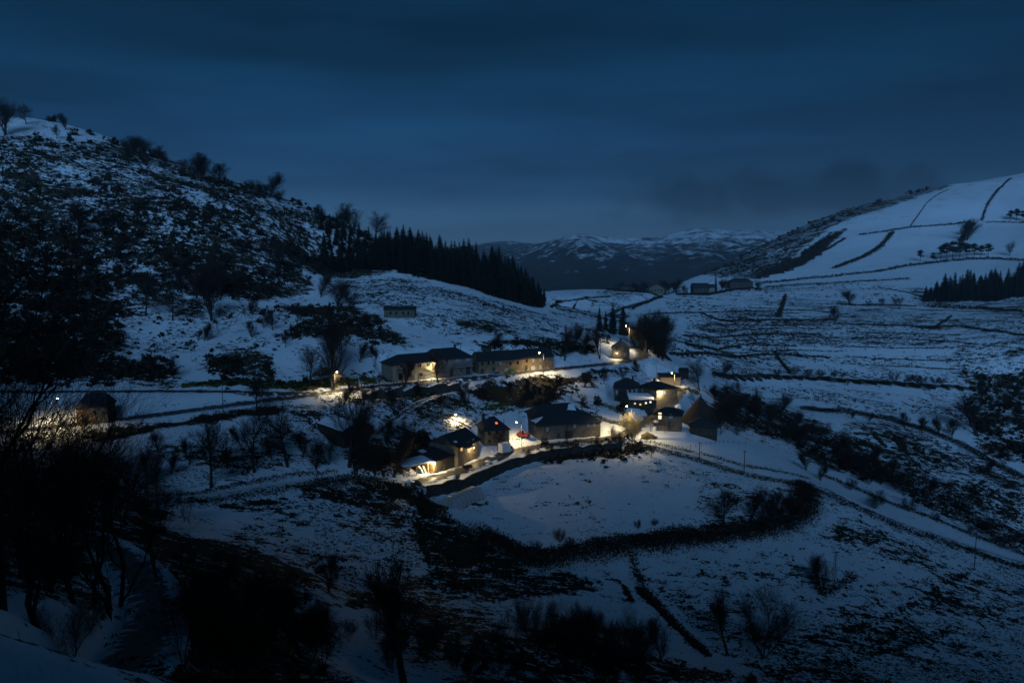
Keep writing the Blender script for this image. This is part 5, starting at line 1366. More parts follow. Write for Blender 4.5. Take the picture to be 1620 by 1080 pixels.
        r = mb.build(name, M[m], s.o)
        s.rf = r
        return r
    def gables(s, m):
        if s.gable: s.gable.build('gable', M[m], s.o)
    def chimney(s, x, y, z0, z1, w=.6, m='stone_dark', parent=None):
        c = MB().box(x-w/2, x+w/2, y-w/2, y+w/2, z0, z1).box(x-w/2-.08, x+w/2+.08, y-w/2-.08, y+w/2+.08, z1+.001, z1+.1).build('chimney', M[m], parent or s.rf)
        return c
    def flue(s, x, y, z0, z1):
        return MB().tube((x, y, z0), (x, y, z1), .09, .09, 8).tube((x, y, z1), (x, y, z1+.12), .15, .02, 8).build('flue', M['metal'], s.rf)

def snow_patch(h, pts, parent=None, t=.10):
    """a remnant of snow lying on a roof plane: points in house coordinates"""
    q = [Vector(p) for p in pts]; c = sum(q, Vector()) / len(q)
    out = []
    for k in range(len(q)):
        a, b = q[k], q[(k+1) % len(q)]
        for f in (0, .25, .5, .75):
            p = a.lerp(b, f); p = c + (p - c) * (1 + rnd.uniform(-.09, .07)); out.append(p)
    nrm = (q[1]-q[0]).cross(q[2]-q[0]).normalized()
    if nrm.z < 0: nrm = -nrm; out = out[::-1]
    n = len(out); top = [c + (p-c)*.93 + nrm*t for p in out]; bot = [p + nrm*.012 for p in out]
    fs = [tuple(range(n))] + [(n+i, n+(i+1) % n, (i+1) % n, i) for i in range(n)]
    mb = MB().add(top + bot, fs)
    return mb.build('snow_patch', M['snow'], parent or h.rf)

def lamp_light(parent, loc, power, color=(1.0, .77, .40), r=.12, down=False):
    d = bpy.data.lights.new('lamp_light', 'SPOT' if down else 'POINT'); d.energy = power; d.color = color; d.shadow_soft_size = r
    if down: d.spot_size = math.radians(158); d.spot_blend = 0.75
    o = bpy.data.objects.new('lamp_light', d); COL.objects.link(o); o.parent = parent; o.location = loc
    return o
def head(mb_parent, tip, direction, lens=.34):
    """the luminaire at the end of an arm: a flat housing with the bright lens below"""
    x, y, z = tip; dx, dy = direction
    hd = MB(); a = Vector((x, y, z)); b = a + Vector((dx, dy, .06)) * .62
    hd.tube(a, b, .10, .17, 8); hd.tube(b, b + Vector((dx, dy, 0)) * .12, .17, .06, 8)
    ho = hd.build('lamp_head', M['metal'], mb_parent, True)
    c = a.lerp(b, .7); l = MB().ball((c.x, c.y, c.z - .13), lens * .5, lens * .5, lens * .42, 10, 6).build('lens', M['lens'], ho, True)
    return (c.x, c.y, c.z - .42)
def street_lamp(pos, h, direction, label, power, arm=1.1, pole='metal', wood=False, name='street_lamp', group='lit street lamps of the village'):
    o = empty(name, tuple(pos)); tag(o, label, 'lamp', group)
    MB().tube((0, 0, -.5), (0, 0, h + (1.0 if wood else 0)), .13 if wood else .085, .09 if wood else .055, 8).build('pole', M['wood_pale' if wood else pole], o, True)
    dx, dy = direction; tip = (dx*arm, dy*arm, h + .25)
    MB().tube((dx*.05, dy*.05, h - .15), tip, .035, .03, 6).build('arm', M['metal'], o)
    if not wood: MB().box(-.16, .16, -.16, .16, -.3, .35).build('base', M['concrete'], o)
    c = head(o, tip, direction, .42)
    lamp_light(o, c, power * .72, down=True)
    return o
def wall_lamp(house, pos, direction, label, power):
    """a luminaire bracketed to a house wall (pos in house coordinates)"""
    c, s_ = math.cos(house.yaw), math.sin(house.yaw)
    w = house.p + np.array([pos[0]*c - pos[1]*s_, pos[0]*s_ + pos[1]*c, pos[2]])
    o = empty('wall_lamp', tuple(w), house.yaw); tag(o, label, 'lamp', 'lit wall lamps of the village')
    dx, dy = direction
    MB().box(-.10, .10, -.10, .10, -.14, .14).build('bracket', M['metal'], o)
    MB().tube((0, 0, 0), (dx*.6, dy*.6, .15), .03, .03, 6).build('arm', M['metal'], o)
    q = head(o, (dx*.6, dy*.6, .15), direction)
    lamp_light(o, q, power * 1.0); return o

# --- upper house: main block and low wing
H = House('upper_house', 'upper_house_main', 'upper house with hip roof and balcony above the road', wall='plaster_grey', h=6.4)
r = H.roof('hip', 3.0, .6, ends=(1.0, 4.0)); H.flue(H.w - 1.2, 6.5, 7.5, 10.2); H.chimney(H.w - 4.5, 4.4, 8.6, 10.4)
for u, v in ((724, 568.5), (740, 567.5)): H.opening(u, v, 1.5, 1.35, pane='glass_pale')
H.opening(729.5, 586.5, 1.2, 1.2); H.opening(740.5, 585.5, 1.9, 3.0, name='garage_door', pane='door_dark', frame='concrete')
H.opening(707, 571, 1.1, 1.2); H.opening(714, 589, 1.0, 2.1, name='door', pane='door_dark', frame='frame_brown')
q0, q1 = H.local(716, 577), H.local(747, 575)
bal = MB().box(q0[0], H.w-.05, -1.1, -.003, 3.15, 3.32).build('balcony', M['concrete'], H.o)
rl = MB()
for k in range(14): x = q0[0] + .05 + k * (H.w - .15 - q0[0]) / 13; rl.tube((x, -1.05, 3.32), (x, -1.05, 4.2), .02)
rl.tube((q0[0], -1.05, 4.22), (H.w - .05, -1.05, 4.22), .03); rl.build('railing', M['metal'], bal)
MAIN = H
W = House('upper_house_wing', 'upper_house_low', 'low plastered wing with windows left of the upper house', wall='plaster', h=5.7)
W.roof('hip', 2.7, .5, ends=(4.0, 0.2))
for u, v in ((664, 577.5), (677.5, 576), (651, 577), (635.5, 578.5)): W.opening(u, v, 1.25, 1.35)
W.opening(633.5, 595, 1.6, 2.2, name='door', pane='glass', frame='window_frame'); W.opening(649, 593, 1.2, 1.4); W.opening(658, 595, 1.0, 2.0, name='door', pane='door_pale'); W.opening(666, 592.5, 1.2, 1.3)
W.opening(677, 591.5, 2.6, 2.5, name='garage_door', pane='metal_pale', frame='concrete'); W.opening(612, 578, 1.0, 1.2, face='left') if False else None
wall_lamp(W, (W.w - 1.3, -.12, 5.2), (0, -1), 'lamp on the upper house wall behind the bare tree', 2200)

# --- stone row
R1 = House('long_house', 'long_house', 'long brown stone house beside the parked car', wall='stone_warm', h=4.7)
R1.roof('gable', 2.6, .35); R1.gables('stone_warm')
for u, v in ((763, 575), (773, 574), (780.5, 573), (807.5, 574.5), (819, 573.5)): R1.opening(u, v, .75, 1.15, frame='frame_brown')
R1.opening(792, 574.5, .8, 1.1, pane='glass_pale'); R1.opening(781, 585.5, 1.0, 2.1, name='door', pane='door_dark', frame='frame_brown'); R1.opening(763, 588, 1.1, 2.0, name='door', pane='door_dark', frame='frame_brown'); R1.opening(801, 585, 1.1, .9, pane='glass_pale')
R1.chimney(6, 4.6, 6.9, 8.0)
R2 = House('end_house', 'end_house', 'end house of the stone row under the road lamp', wall='stone_warm', h=4.75)
R2.roof('gable', 2.65, .35); R2.gables('stone_warm')
R2.opening(833.5, 570.5, .7, 1.1, frame='frame_brown'); R2.opening(843.5, 569.5, .85, 1.3, pane='glass_pale'); R2.opening(855, 568.8, .85, 1.2, pane='glass_pale'); R2.opening(854.8, 580, .85, 1.1, pane='glass_pale')
R2.opening(832.5, 582, 1.0, 1.9, name='door', pane='door_dark', frame='frame_brown'); R2.opening(843.3, 582, 1.9, 1.6, name='garage_door', pane='door_pale', frame='wood_dark'); R2.opening(866, 580, .6, 1.6, name='door', pane='wood_pale', frame='frame_brown'); R2.opening(867, 568.3, .6, .9)

# --- small gabled house by the road bend
G = House('gabled_house', 'gable_house', 'small dark house with pale gable roof at the road bend', wall='stone_dark', h=4.0)
G.roof('gable_y', 2.4, .35, m='slate_pale'); G.gables('stone_dark')
G.opening(989, 561, .7, .9); G.chimney(G.w*.5, 6.5, 6.1, 7.2)
wall_lamp(G, (1.7, -.12, 2.3), (0, -1), 'lamp on the dark gable wall at the road bend', 420)

# --- timber shed and the block beside it
T = House('timber_shed', 'timber_shed', 'low timber shed behind the lamp at the village bend', cat='shed', wall='wood_pale', h=3.2)
T.roof('shed', .7, .3)
bd = 22
for k in range(bd):
    x = T.w * k / bd
    MB().box(x+.02, x+T.w/bd-.02, -.035, -.004, -.3, 3.05).build('plank', M['wood_pale'], T.o)
D1 = House('dark_barn', 'dark_block', 'small dark barn behind the end of the timber shed', cat='barn', wall='stone_dark', h=3.3)
D1.roof('gable', 1.2, .3); D1.gables('stone_dark')

# --- terrace house group
L = House('terrace_house', 'terrace_house_left', 'dark slate roofed house with row of upper windows above the lean-to', wall='stone_dark', h=4.6)
L.roof('hip', 2.5, .5, inset=3.4)
for u, v in ((975.5, 620), (993.3, 620), (1000.2, 619), (1006.8, 618)): L.opening(u, v, .6, 1.35, pane='glass_pale', frame='window_frame', fw=.05)
L.chimney(L.w * .75, 5.0, 6.2, 7.6)
TR = House('corner_house', 'terrace_house_right', 'house with timber front and lamplit end wall at the street', wall='stone_grey', h=5.2)
TR.roof('hip', 1.8, .5, inset=2.6); TR.chimney(TR.w * .35, 4.0, 6.2, 7.8)
f0, f1 = TR.local(1015, 620), TR.local(1032, 620)
fr = MB()
fr.box(f0[0], f1[0], -.10, -.004, 2.3, 4.7).build('timber_front', M['wood'], TR.o)
TR.opening(1018, 618, .9, 1.1, uv=(f0[0]+.6, 0, 3.9), depth=.2)
TR.opening(1029, 627, 1.5, .9, pane='lit_white', frame='frame_brown', depth=.14)
TR.opening(0, 0, .5, .8, face='right', uv=(0, 3.5, 3.9))
wall_lamp(TR, (TR.w + .12, 1.2, 4.4), (1, 0), 'lamp on the corner house wall over the street', 1700)
LT = House('lean_to', 'lean_to', 'lean-to with snow covered roof and four small lit windows', cat='outbuilding', wall='stone_dark', h=2.5)
LT.roof('shed', 1.3, .3)
snow_patch(LT, [(1.6, .2, 2.6), (LT.w - .6, .1, 2.58), (LT.w - .3, LT.d * .95, 3.8), (2.4, LT.d * .95, 3.8)], t=.14)
for u, v, k in ((1004.5, 638, 'lit_warm'), (1013, 639.5, 'lit_warm'), (1021.8, 637.2, 'lit_white'), (1029, 635.8, 'lit_white')): LT.opening(u, v, .6, .55, pane=k, frame='frame_brown', bars=False, fw=.05)

# --- balcony house
B = House('balcony_house', 'balcony_house', 'stone house with lit balcony door beside the thatched cone', wall='stone_grey', h=5.2)
B.roof('hip', 1.6, .5, inset=2.8); B.flue(2.4, 2.6, 5.6, 7.4); B.flue(B.w - 2.5, 5.4, 5.6, 7.0)
B.opening(1044, 657.5, .95, 2.0, name='balcony_door', pane='lit_white', frame='frame_brown'); B.opening(1061.5, 658.5, .95, 1.3, pane='glass_pale')
B.opening(1059, 672.5, 1.0, 2.1, name='door', pane='door_dark', frame='frame_brown'); B.opening(1064, 671.5, .9, 1.9, name='door', pane='wood', frame='frame_brown')
B.opening(0, 0, .8, 1.0, face='right', uv=(0, 3.0, 3.9))
bq = B.local(1036, 665)
bl = MB().box(-.9, 3.6, -1.2, -.004, 2.45, 2.6).build('balcony', M['wood'], B.o)
rl = MB()
for k in range(12): rl.box(-.85 + k*.4, -.79 + k*.4, -1.18, -1.13, 2.6, 3.45)
rl.box(-.9, 3.6, -1.2, -1.12, 3.451, 3.52); rl.build('railing', M['wood'], bl)
for x in (-.8, 3.5): MB().box(x-.07, x+.07, -1.15, -1.01, -.4, 2.45).build('post', M['wood'], B.o)
MB().box(.2, 1.0, -1.26, -1.205, 2.75, 3.5).box(1.15, 1.5, -1.26, -1.205, 2.9, 3.5).build('hanging_laundry', M['white_paint'], B.o)

# --- thatched round house and its small stone hut
pz = P(1107, 678, 255); pz[2] = float(ground_z(pz[0], pz[1]))
zt = P(1103, 624, 258)[2]
o = empty('thatched_house', tuple(pz)); tag(o, 'round house with tall conical thatched roof', 'house')
w_ = MB()
for k in range(28):
    a0, a1 = 2*math.pi*k/28, 2*math.pi*(k+1)/28
    w_.add([(4.6*math.cos(a), 3.9*math.sin(a), z) for a in (a0, a1) for z in (-2, 1.7)], [(0, 2, 3, 1)])
w_.build('wall', M['stone_dark'], o)
tm = MB(); nR, nA = 9, 44; ht = zt - pz[2]
vs, fs = [], []
for i in range(nR + 1):
    t = i / nR; rr_ = 6.4 * (1 - t) ** .92 + .05; z = 1.2 + (ht - 1.2) * t
    for k in range(nA):
        a = 2*math.pi*k/nA; j = 1 + .03 * math.sin(k*2.7 + i) * (1 - t)
        vs.append((rr_*j*math.cos(a), rr_*.86*j*math.sin(a), z - .18*(k % 2)*(1 - t)))
for i in range(nR):
    for k in range(nA): fs.append((i*nA+k, i*nA+(k+1) % nA, (i+1)*nA+(k+1) % nA, (i+1)*nA+k))
tm.add(vs, fs).build('thatch_roof', M['thatch'], o, True)
MB().box(-.5, .5, -4.3, -3.8, 0, 1.6).build('door', M['wood_dark'], o)
cp = MB()
cp.ball((0, 0, ht + .05), .35, .35, .3, 8, 5); cp.build('ridge_knot', M['thatch'], o)
ph = P(1119, 693, 243); ph[2] = float(ground_z(ph[0], ph[1]))
PLACE['hut_small'] = (P(1091.5, 689, 243.5), math.radians(-12), 8.2, 5.0)
HT = House('stone_granary', 'hut_small', 'small stone hut with pyramid slate roof in front of the thatched cone', cat='hut', wall='stone_dark', h=3.2, sink=2.5)
HT.roof('hip', 2.6, .5, inset=3.6)
HT.opening(0, 0, .8, 1.7, name='door', pane='door_dark', frame='wood_dark', uv=(3.0, 0, 1.0))

# --- courtyard house
K = House('courtyard_house', 'courtyard_house', 'big dark stone farmhouse with snow patches on its slate roof', wall='stone_grey', h=4.4)
K.roof('hip', 2.6, .5, ends=(4.2, 3.5), y1=7.0, name='roof')
for u, v in ((909, 673.5), (930.5, 671.5), (940, 670.3), (866, 679)): K.opening(u, v, .65, 1.1, pane='glass_pale', fw=.05)
K.opening(884, 690, 1.0, 2.0, name='door', pane='door_dark', frame='wood_dark'); K.opening(900, 688, 2.2, 2.4, name='barn_door', pane='wood_dark', frame='wood_dark')
K.opening(0, 0, .7, .9, face='left', uv=(0, 4, 2.9))
# the higher rear wing behind the front roof
MB().box(.6, K.w - 3.0, 7.2, 14.0, -2, 6.1).build('rear_wing', M['stone_dark'], K.o)
sv = K.h; r2 = K.roof('hip', 2.5, .5, ends=(4.5, 3.0), h=6.1, x0=.6, x1=K.w - 3.0, y0=7.2, y1=14.0, name='rear_roof')
snow_patch(K, [(12.0, 8.0, 6.9), (15.0, 7.6, 6.5), (15.2, 9.8, 8.05), (13.4, 10.2, 8.4)], r2, .14)
for x, wd, mt in ((11.2, .5, 'lit_orange'), (13.6, 1.1, 'lit_orange')):
    pn = MB().box(x - wd/2, x + wd/2, 7.165, 7.198, 5.25, 5.75).build('window', M[mt], K.o)
    MB().box(x - wd/2 - .06, x + wd/2 + .06, 7.14, 7.163, 5.19, 5.24).box(x - wd/2 - .06, x + wd/2 + .06, 7.14, 7.163, 5.76, 5.81).build('frame', M['frame_brown'], pn)
MB().box(8.5, 16.0, 7.12, 7.139, 5.0, 5.15).build('timber_band', M['wood'], K.o)
# the hip towards the lane keeps its snow
r1 = [c for c in K.o.children if c.name.startswith('roof')][0]
snow_patch(K, [(-.35, 6.6, 4.55), (-.35, 2.4, 4.55), (1.9, 3.2, 5.75), (2.6, 3.9, 6.2), (1.6, 5.0, 5.6)], r1, .14)
for a in ([(7.6, .6, 4.75), (9.2, .5, 4.7), (9.4, 1.1, 5.1), (7.8, 1.0, 5.05)], [(3.2, 1.0, 5.1), (3.7, 1.0, 5.1), (3.7, 1.3, 5.3), (3.2, 1.3, 5.3)], [(14.4, 2.0, 5.8), (15.4, 2.0, 5.8), (15.3, 2.5, 6.15), (14.5, 2.5, 6.15)]):
    snow_patch(K, a, r1, .07)

# --- hip house
I = House('hip_house', 'hip_house', 'square stone house with hip roof and red lit skylight', wall='stone_grey', h=4.5)
I.roof('hip', 3.0, .5, inset=3.2); I.chimney(.9, 5.0, 6.0, 8.2, .7); I.flue(I.w - .6, 3.5, 4.9, 6.6)
for u, v in ((774.3, 685.3), (786.5, 683.5), (797.3, 682.3), (774.3, 698)): I.opening(u, v, .8, 1.05, pane='glass', frame='frame_brown')
for y in (3.0, 5.6): I.opening(0, 0, .8, 1.1, face='left', uv=(0, y, 3.3), frame='frame_brown')
I.opening(796, 698, .95, 2.0, name='door', pane='door_dark', frame='frame_brown')
# skylight lies on the front roof plane
def on_roof(h, x, f, rise, over, hs, lift=.06):
    y = -over + f * (h.d/2 + over); z = h.h - .12 + .05 + f * (rise + .12)
    return Vector((x, y, z + lift))
a, b = on_roof(I, I.w*.55, .42, 3.0, .5, 0), on_roof(I, I.w*.55, .56, 3.0, .5, 0)
MB().add([(a.x-.35, a.y, a.z), (a.x+.35, a.y, a.z), (b.x+.35, b.y, b.z), (b.x-.35, b.y, b.z)], [(0, 1, 2, 3)]).build('skylight', M['lit_red'], I.rf)

# --- street house with its annex and the open porch
S = House('street_house', 'street_house', 'slate roofed house with yellow lit window facing the street', wall='stone_grey', h=5.3)
S.roof('gable', 2.6, .6); S.gables('stone_dark'); S.flue(2.5, 5.5, 7.0, 9.6)
S.opening(730, 709.5, .95, 1.2, pane='lit_warm', frame='frame_brown')
S.opening(741, 707, 1.4, 3.0, name='door', pane='plaster', frame='wood_pale'); S.opening(748.5, 698, .8, 1.4, pane='glass_pale')
ql = S.local(741.5, 700); MB().box(ql[0]-1.6, ql[0]+1.6, -1.1, -.004, 4.05, 4.18).build('door_canopy', M['wood_pale'], S.o)
wall_lamp(S, (ql[0]+.9, -.12, 3.75), (0, -1), 'small lamp under the door canopy of the street house', 500)
snow_patch(S, [(.4, 1.2, 5.95), (1.8, 1.2, 5.95), (1.8, 1.9, 6.35), (.4, 1.9, 6.35)], S.rf, .07)
A = House('stone_annex', 'low_annex', 'low dark stone annex between the bright lamp and the street house', cat='outbuilding', wall='stone_dark', h=3.4)
A.roof('shed', 1.6, .4)
snow_patch(A, [(.2, 5.0, 4.65), (2.2, 5.0, 4.65), (2.2, 6.6, 5.02), (.2, 6.6, 5.02)], A.rf, .08)
A.opening(0, 0, 1.0, 2.0, name='door', pane='door_dark', frame='wood_dark', uv=(4.0, 0, 1.0))
# open porch: posts, back wall and a lean-to roof with snow
pa = hit(640, 757); pb = A.p
po = empty('open_porch', (pa[0], pa[1], pa[2]), math.atan2(pb[1]-pa[1], pb[0]-pa[0])); tag(po, 'open porch with snowy lean-to roof beside the bright lamp', 'porch')
pw = math.hypot(pb[0]-pa[0], pb[1]-pa[1]) - .2
for x in (.1, pw*.42, pw*.78): MB().box(x-.1, x+.1, .3, .5, -.5, 2.75).build('post', M['wood_pale'], po)
MB().box(-.2, pw-.1, 5.2, 5.5, -1, 3.9).build('back_wall', M['stone_grey'], po)
MB().box(pw-.55, pw-.1, .25, 5.19, -1, 2.7).build('side_wall', M['stone_warm'], po)
pr = MB().slab([(-.6, -.2, 2.75), (pw-.1, -.2, 2.75), (pw-.1, 5.6, 4.0), (-.6, 5.6, 4.0)], .14).build('roof', M['slate'], po)
class _Q: pass
_q = _Q(); _q.rf = pr
snow_patch(_q, [(-.4, -.1, 2.80), (pw-.4, -.1, 2.80), (pw-.9, 4.4, 3.78), (.2, 4.4, 3.78)], pr, .14)
MB().box(.3, pw-.7, .35, .45, 2.5, 2.62).build('beam', M['wood'], po)
def to_world(o_, p):
    c, s_ = math.cos(o_.rotation_euler[2]), math.sin(o_.rotation_euler[2])
    return np.array([o_.location[0] + p[0]*c - p[1]*s_, o_.location[1] + p[0]*s_ + p[1]*c, o_.location[2] + p[2]])
wl_ = empty('porch_lamp', tuple(to_world(po, (pw-.3, .12, 2.35)))); tag(wl_, 'brightest lamp, on the pillar of the open porch', 'lamp')
MB().box(-.08, .08, -.08, .08, -.9, .12).box(-.04, .04, -.8, -.08, .02, .1).build('bracket', M['metal'], wl_)
_c = head(wl_, (0, -.75, .35), (.25, -.95), .62); lamp_light(wl_, (_c[0], _c[1] - .1, _c[2] + .1), 9000)
# things in the porch
def lump(name, pos, sx, sy, sz, m, label, cat, group=None, seed=0):
    g = random.Random(seed); mb = MB().ball((0, 0, sz*.5), sx/2, sy/2, sz*.56, 10, 7)
    mb.v = [(x*(1+g.uniform(-.08, .08)), y*(1+g.uniform(-.08, .08)), max(0, min(z, sz)) * (1+g.uniform(-.04, .04))) for x, y, z in mb.v]
    o_ = mb.build(name, M[m], None, True, tuple(pos)); return tag(o_, label, cat, group)
for k, (x, y, z) in enumerate(((pw*.60, .9, 0), (pw*.72, 1.1, 0), (pw*.66, 1.0, 1.0))):
    p = to_world(po, (x, y, 0)); p[2] = float(ground_z(p[0], p[1])) + z
    lump('feed_sack', p, .95, .95, 1.05, 'sack', ['white sack at the porch, left of the lower two', 'white sack at the porch, right of the lower two', 'white sack on top of the two others at the porch'][k], 'sack', 'sacks under the porch', k)
for k in range(9):
    p = to_world(po, (pw*.86 + (k % 3)*.22, .55, 0)); z = float(ground_z(p[0], p[1]))
    lg = MB().tube((0, 0, 0), (0, .6, 0), .10, .10, 7).build('log', M['firewood'], None, False, (p[0], p[1], z + .1 + (k//3)*.2)); tag(lg, 'cut log in the small firewood pile by the bright lamp', 'log', 'firewood pile by the porch lamp')
p = to_world(po, (pw*.18, 2.2, 0)); p[2] = float(ground_z(p[0], p[1]))
tb = empty('work_bench', tuple(p), po.rotation_euler[2]); tag(tb, 'wooden work bench inside the open porch', 'bench')
MB().box(-.9, .9, -.35, .35, .8, .88).build('bench_top', M['wood_pale'], tb)
for sx in (-.8, .8):
    for sy in (-.28, .28): MB().box(sx-.04, sx+.04, sy-.04, sy+.04, 0, .8).build('leg', M['wood'], tb)

# --- barn at the left and the snowy shed
LB = House('left_barn', 'left_barn', 'lamplit stone barn behind the dark branches at the left', cat='barn', wall='stone_warm', h=4.9)
LB.roof('hip', 3.0, .4, inset=(1.6, 1.2)); LB.opening(133, 660, 1.0, 1.9, name='door', pane='door_dark', frame='wood_dark'); LB.opening(150, 652, .8, 1.0); LB.opening(163, 652, .8, 1.0)
SS = House('snowy_shed', 'snowy_shed', 'dark shed with snow covered roof behind the large bare tree', cat='shed', wall='stone_dark', h=4.6, sink=4)
SS.roof('gable_y', 2.2, .4); SS.gables('stone_dark')
snow_patch(SS, [(-.3, 14.2, 4.62), (-.3, -.2, 4.62), (SS.w*.46, .4, 6.72), (SS.w*.46, 14.0, 6.72)], SS.rf, .14)
# hillside hut, lit ruin
HH = House('hillside_hut', 'hillside_hut', 'lone stone hut on the snowy slope below the spruces', cat='hut', wall='stone_grey', h=3.1)
HH.roof('gable', 1.1, .3); HH.gables('stone_grey')
for u in (618, 627, 638, 646): HH.opening(u, 495.5, .55, 1.0, fw=.05, bars=False, frame='wood_dark')
RU = House('stone_ruin', 'warm_ruin', 'small lamplit stone ruin behind the fork lamp', cat='ruin', wall='stone_warm', h=1.9)
MB().box(-.1, 1.4, -.12, -.004, 0, 2.3).build('pier', M['stone_warm'], RU.o); MB().box(0, RU.w, .3, .8, 1.905, 2.1).build('coping', M['stone_grey'], RU.o)
RU.opening(0, 0, .7, 1.0, name='opening', pane='door_dark', frame='stone_grey', uv=(2.4, 0, .8), fw=.1)

# --- far farmhouses
def far_house(name, key, label, h, kind, rise, wins, wall='plaster_grey', **kw):
    f = House(name, key, label, wall=wall, h=h, sink=4); f.roof(kind, rise, .5, **kw)
    if kind.startswith('gable'): f.gables(wall)
    for u, v in wins: f.opening(u, v, 1.3, 1.7, pane='glass', fw=.10, frame='plaster_grey')
    return f
far_house('far_farmhouse', 'far_gable', 'far gabled farmhouse with four windows', 5.8, 'gable_y', 3.6, ((1031.5,459),(1036.5,459),(1041.5,459),(1046.5,459)), 'stone_grey')
far_house('far_farmhouse', 'far_house_low', 'far low dark farmhouse left of the gabled one', 4.2, 'hip', 2.4, ((985,458),(994,458)), 'stone_dark', inset=3.5)
FM = far_house('far_farmhouse', 'far_house_mid', 'far farmhouse with porch, left of the cypress', 6.0, 'gable', 4.2, ((1102,459),(1108,459),(1115,459)), 'stone_dark')
MB().box(FM.w - 1, FM.w + 5, 1, 9, -4, 6.5).build('side_wing', M['plaster_grey'], FM.o)
sw = MB().slab([(FM.w - 1.5, .5, 6.4), (FM.w + 5.5, .5, 6.4), (FM.w + 5.5, 5, 9.2), (FM.w - 1.5, 5, 9.2)], .2).slab([(FM.w + 5.5, 9.5, 6.4), (FM.w - 1.5, 9.5, 6.4), (FM.w - 1.5, 5.001, 9.2), (FM.w + 5.5, 5.001, 9.2)], .2).build('side_roof', M['slate'], FM.o)
far_house('far_farmhouse', 'far_house_big', 'far large farmhouse with wide hip roof, right of the cypress', 6.2, 'hip', 3.4, ((1162,449),(1170,449),(1178,449),(1186,449)), 'stone_dark', inset=5)

# ------------------------------------------------------------------ lamps on poles
def lamp_at(u, vb, vh, direction, label, power, Y=None, **kw):
    p = at(u, Y) if Y else hit(u, vb)
    h = px_h(p, vb, vh) if vb else kw.pop('h')
    return street_lamp(p, h, direction, label, power, **kw)
lamp_at(529.8, 619, 588, (.8, -.6), 'street lamp beside the tall tree above the road fork', 8000, arm=.8)
lamp_at(859.7, 591, 558, (-.95, -.1), 'street lamp in front of the end house of the stone row', 9500)
lamp_at(713, 664, 656, (.95, -.1), 'low street lamp on the snowy bank above the hip roofed house', 4500, arm=1.2)
lamp_at(824.8, 705, 667.5, (-.95, -.2), 'street lamp beside the red trailer in the village street', 4500, arm=1.0)
lamp_at(998.8, 693, 642, (-.95, -.1), 'street lamp behind the pale bush tree in the village', 13000, arm=1.2)
lamp_at(1067, 614, 590, (-.9, -.2), 'street lamp on a wooden pole before the timber shed', 6000, wood=True, arm=.8)
lamp_at(995, 0, 0, (-.95, -.1), 'street lamp on a wooden pole behind the small gabled house', 7000, Y=332, h=10.2, wood=True, arm=1.0)
lamp_at(1019, 0, 0, (-.95, -.1), 'faint street lamp at the edge of the road bend grove', 1500, Y=338, h=8.0, arm=.9)
lamp_at(84, 0, 0, (.9, .3), 'street lamp hidden behind branches left of the barn', 9000, Y=203, h=7.5)
# plain poles
def pole(u, vb, vt, label, Y=None, h=None, cross=True, m='wood_dark'):
    p = at(u, Y) if Y else hit(u, vb); hh = h or px_h(p, vb, vt)
    o = empty('utility_pole', tuple(p), rnd.uniform(-.3, .3)); tag(o, label, 'pole', 'utility poles')
    MB().tube((0, 0, -.5), (0, 0, hh), .13, .09, 8).build('pole', M[m], o, True)
    if cross:
        c = MB().box(-.55, .55, -.05, .05, hh-.55, hh-.43).build('crossarm', M[m], o)
        for x in (-.45, 0, .45): MB().tube((x, 0, hh-.43), (x, 0, hh-.25), .04, .03, 6).build('insulator', M['white_paint'], c)
    return o
pole(1106.3, 727, 698, 'utility pole by the field fence below the thatched cone')
pole(1177, 749, 711, 'utility pole with equipment on the field track hedge'); pole(1298.5, 760, 726, 'utility pole beyond the equipped one along the field track')
pole(1541, 902, 838, 'slim utility pole at the right hedge of the near field', m='metal', cross=False)
pole(1038, 600, 578, 'pale wooden pole at the end of the timber shed', m='wood_pale', cross=False); pole(1021, 562, 537, 'pale wooden pole at the edge of the grove', m='wood_pale', cross=False)
pole(353, 652, 607, 'thin pole between the two roads at the left', m='metal', cross=False); pole(850, 640, 615, 'thin pole on the dark bank under the stone row', m='metal', cross=False)
pole(949.5, 566, 534, 'dark pole on the slope left of the gabled house', cross=False)
# lattice pylon in the near field
p = hit(1320, 924); hh = px_h(p, 924, 869)
o = empty('lattice_pole', tuple(p), .3); tag(o, 'slim steel lattice pole standing in the near field', 'pylon')
for sx in (-1, 1):
    for sy in (-1, 1): MB().tube((sx*.38, sy*.38, -.3), (sx*.14, sy*.14, hh), .035, .03, 5).build('leg', M['metal'], o)
br = MB(); n_ = 9
for k in range(n_):
    z0, z1 = hh*k/n_, hh*(k+1)/n_; a, b = .38 - .24*k/n_, .38 - .24*(k+1)/n_
    for s1, s2 in (((-1, -1), (1, -1)), ((1, -1), (1, 1)), ((1, 1), (-1, 1)), ((-1, 1), (-1, -1))):
        br.tube((s1[0]*a, s1[1]*a, z0), (s2[0]*b, s2[1]*b, z1), .016, .016, 4)
br.build('bracing', M['metal'], o)
MB().box(-1.0, 1.0, -.05, .05, hh-.35, hh-.25).build('crossarm', M['metal'], o)

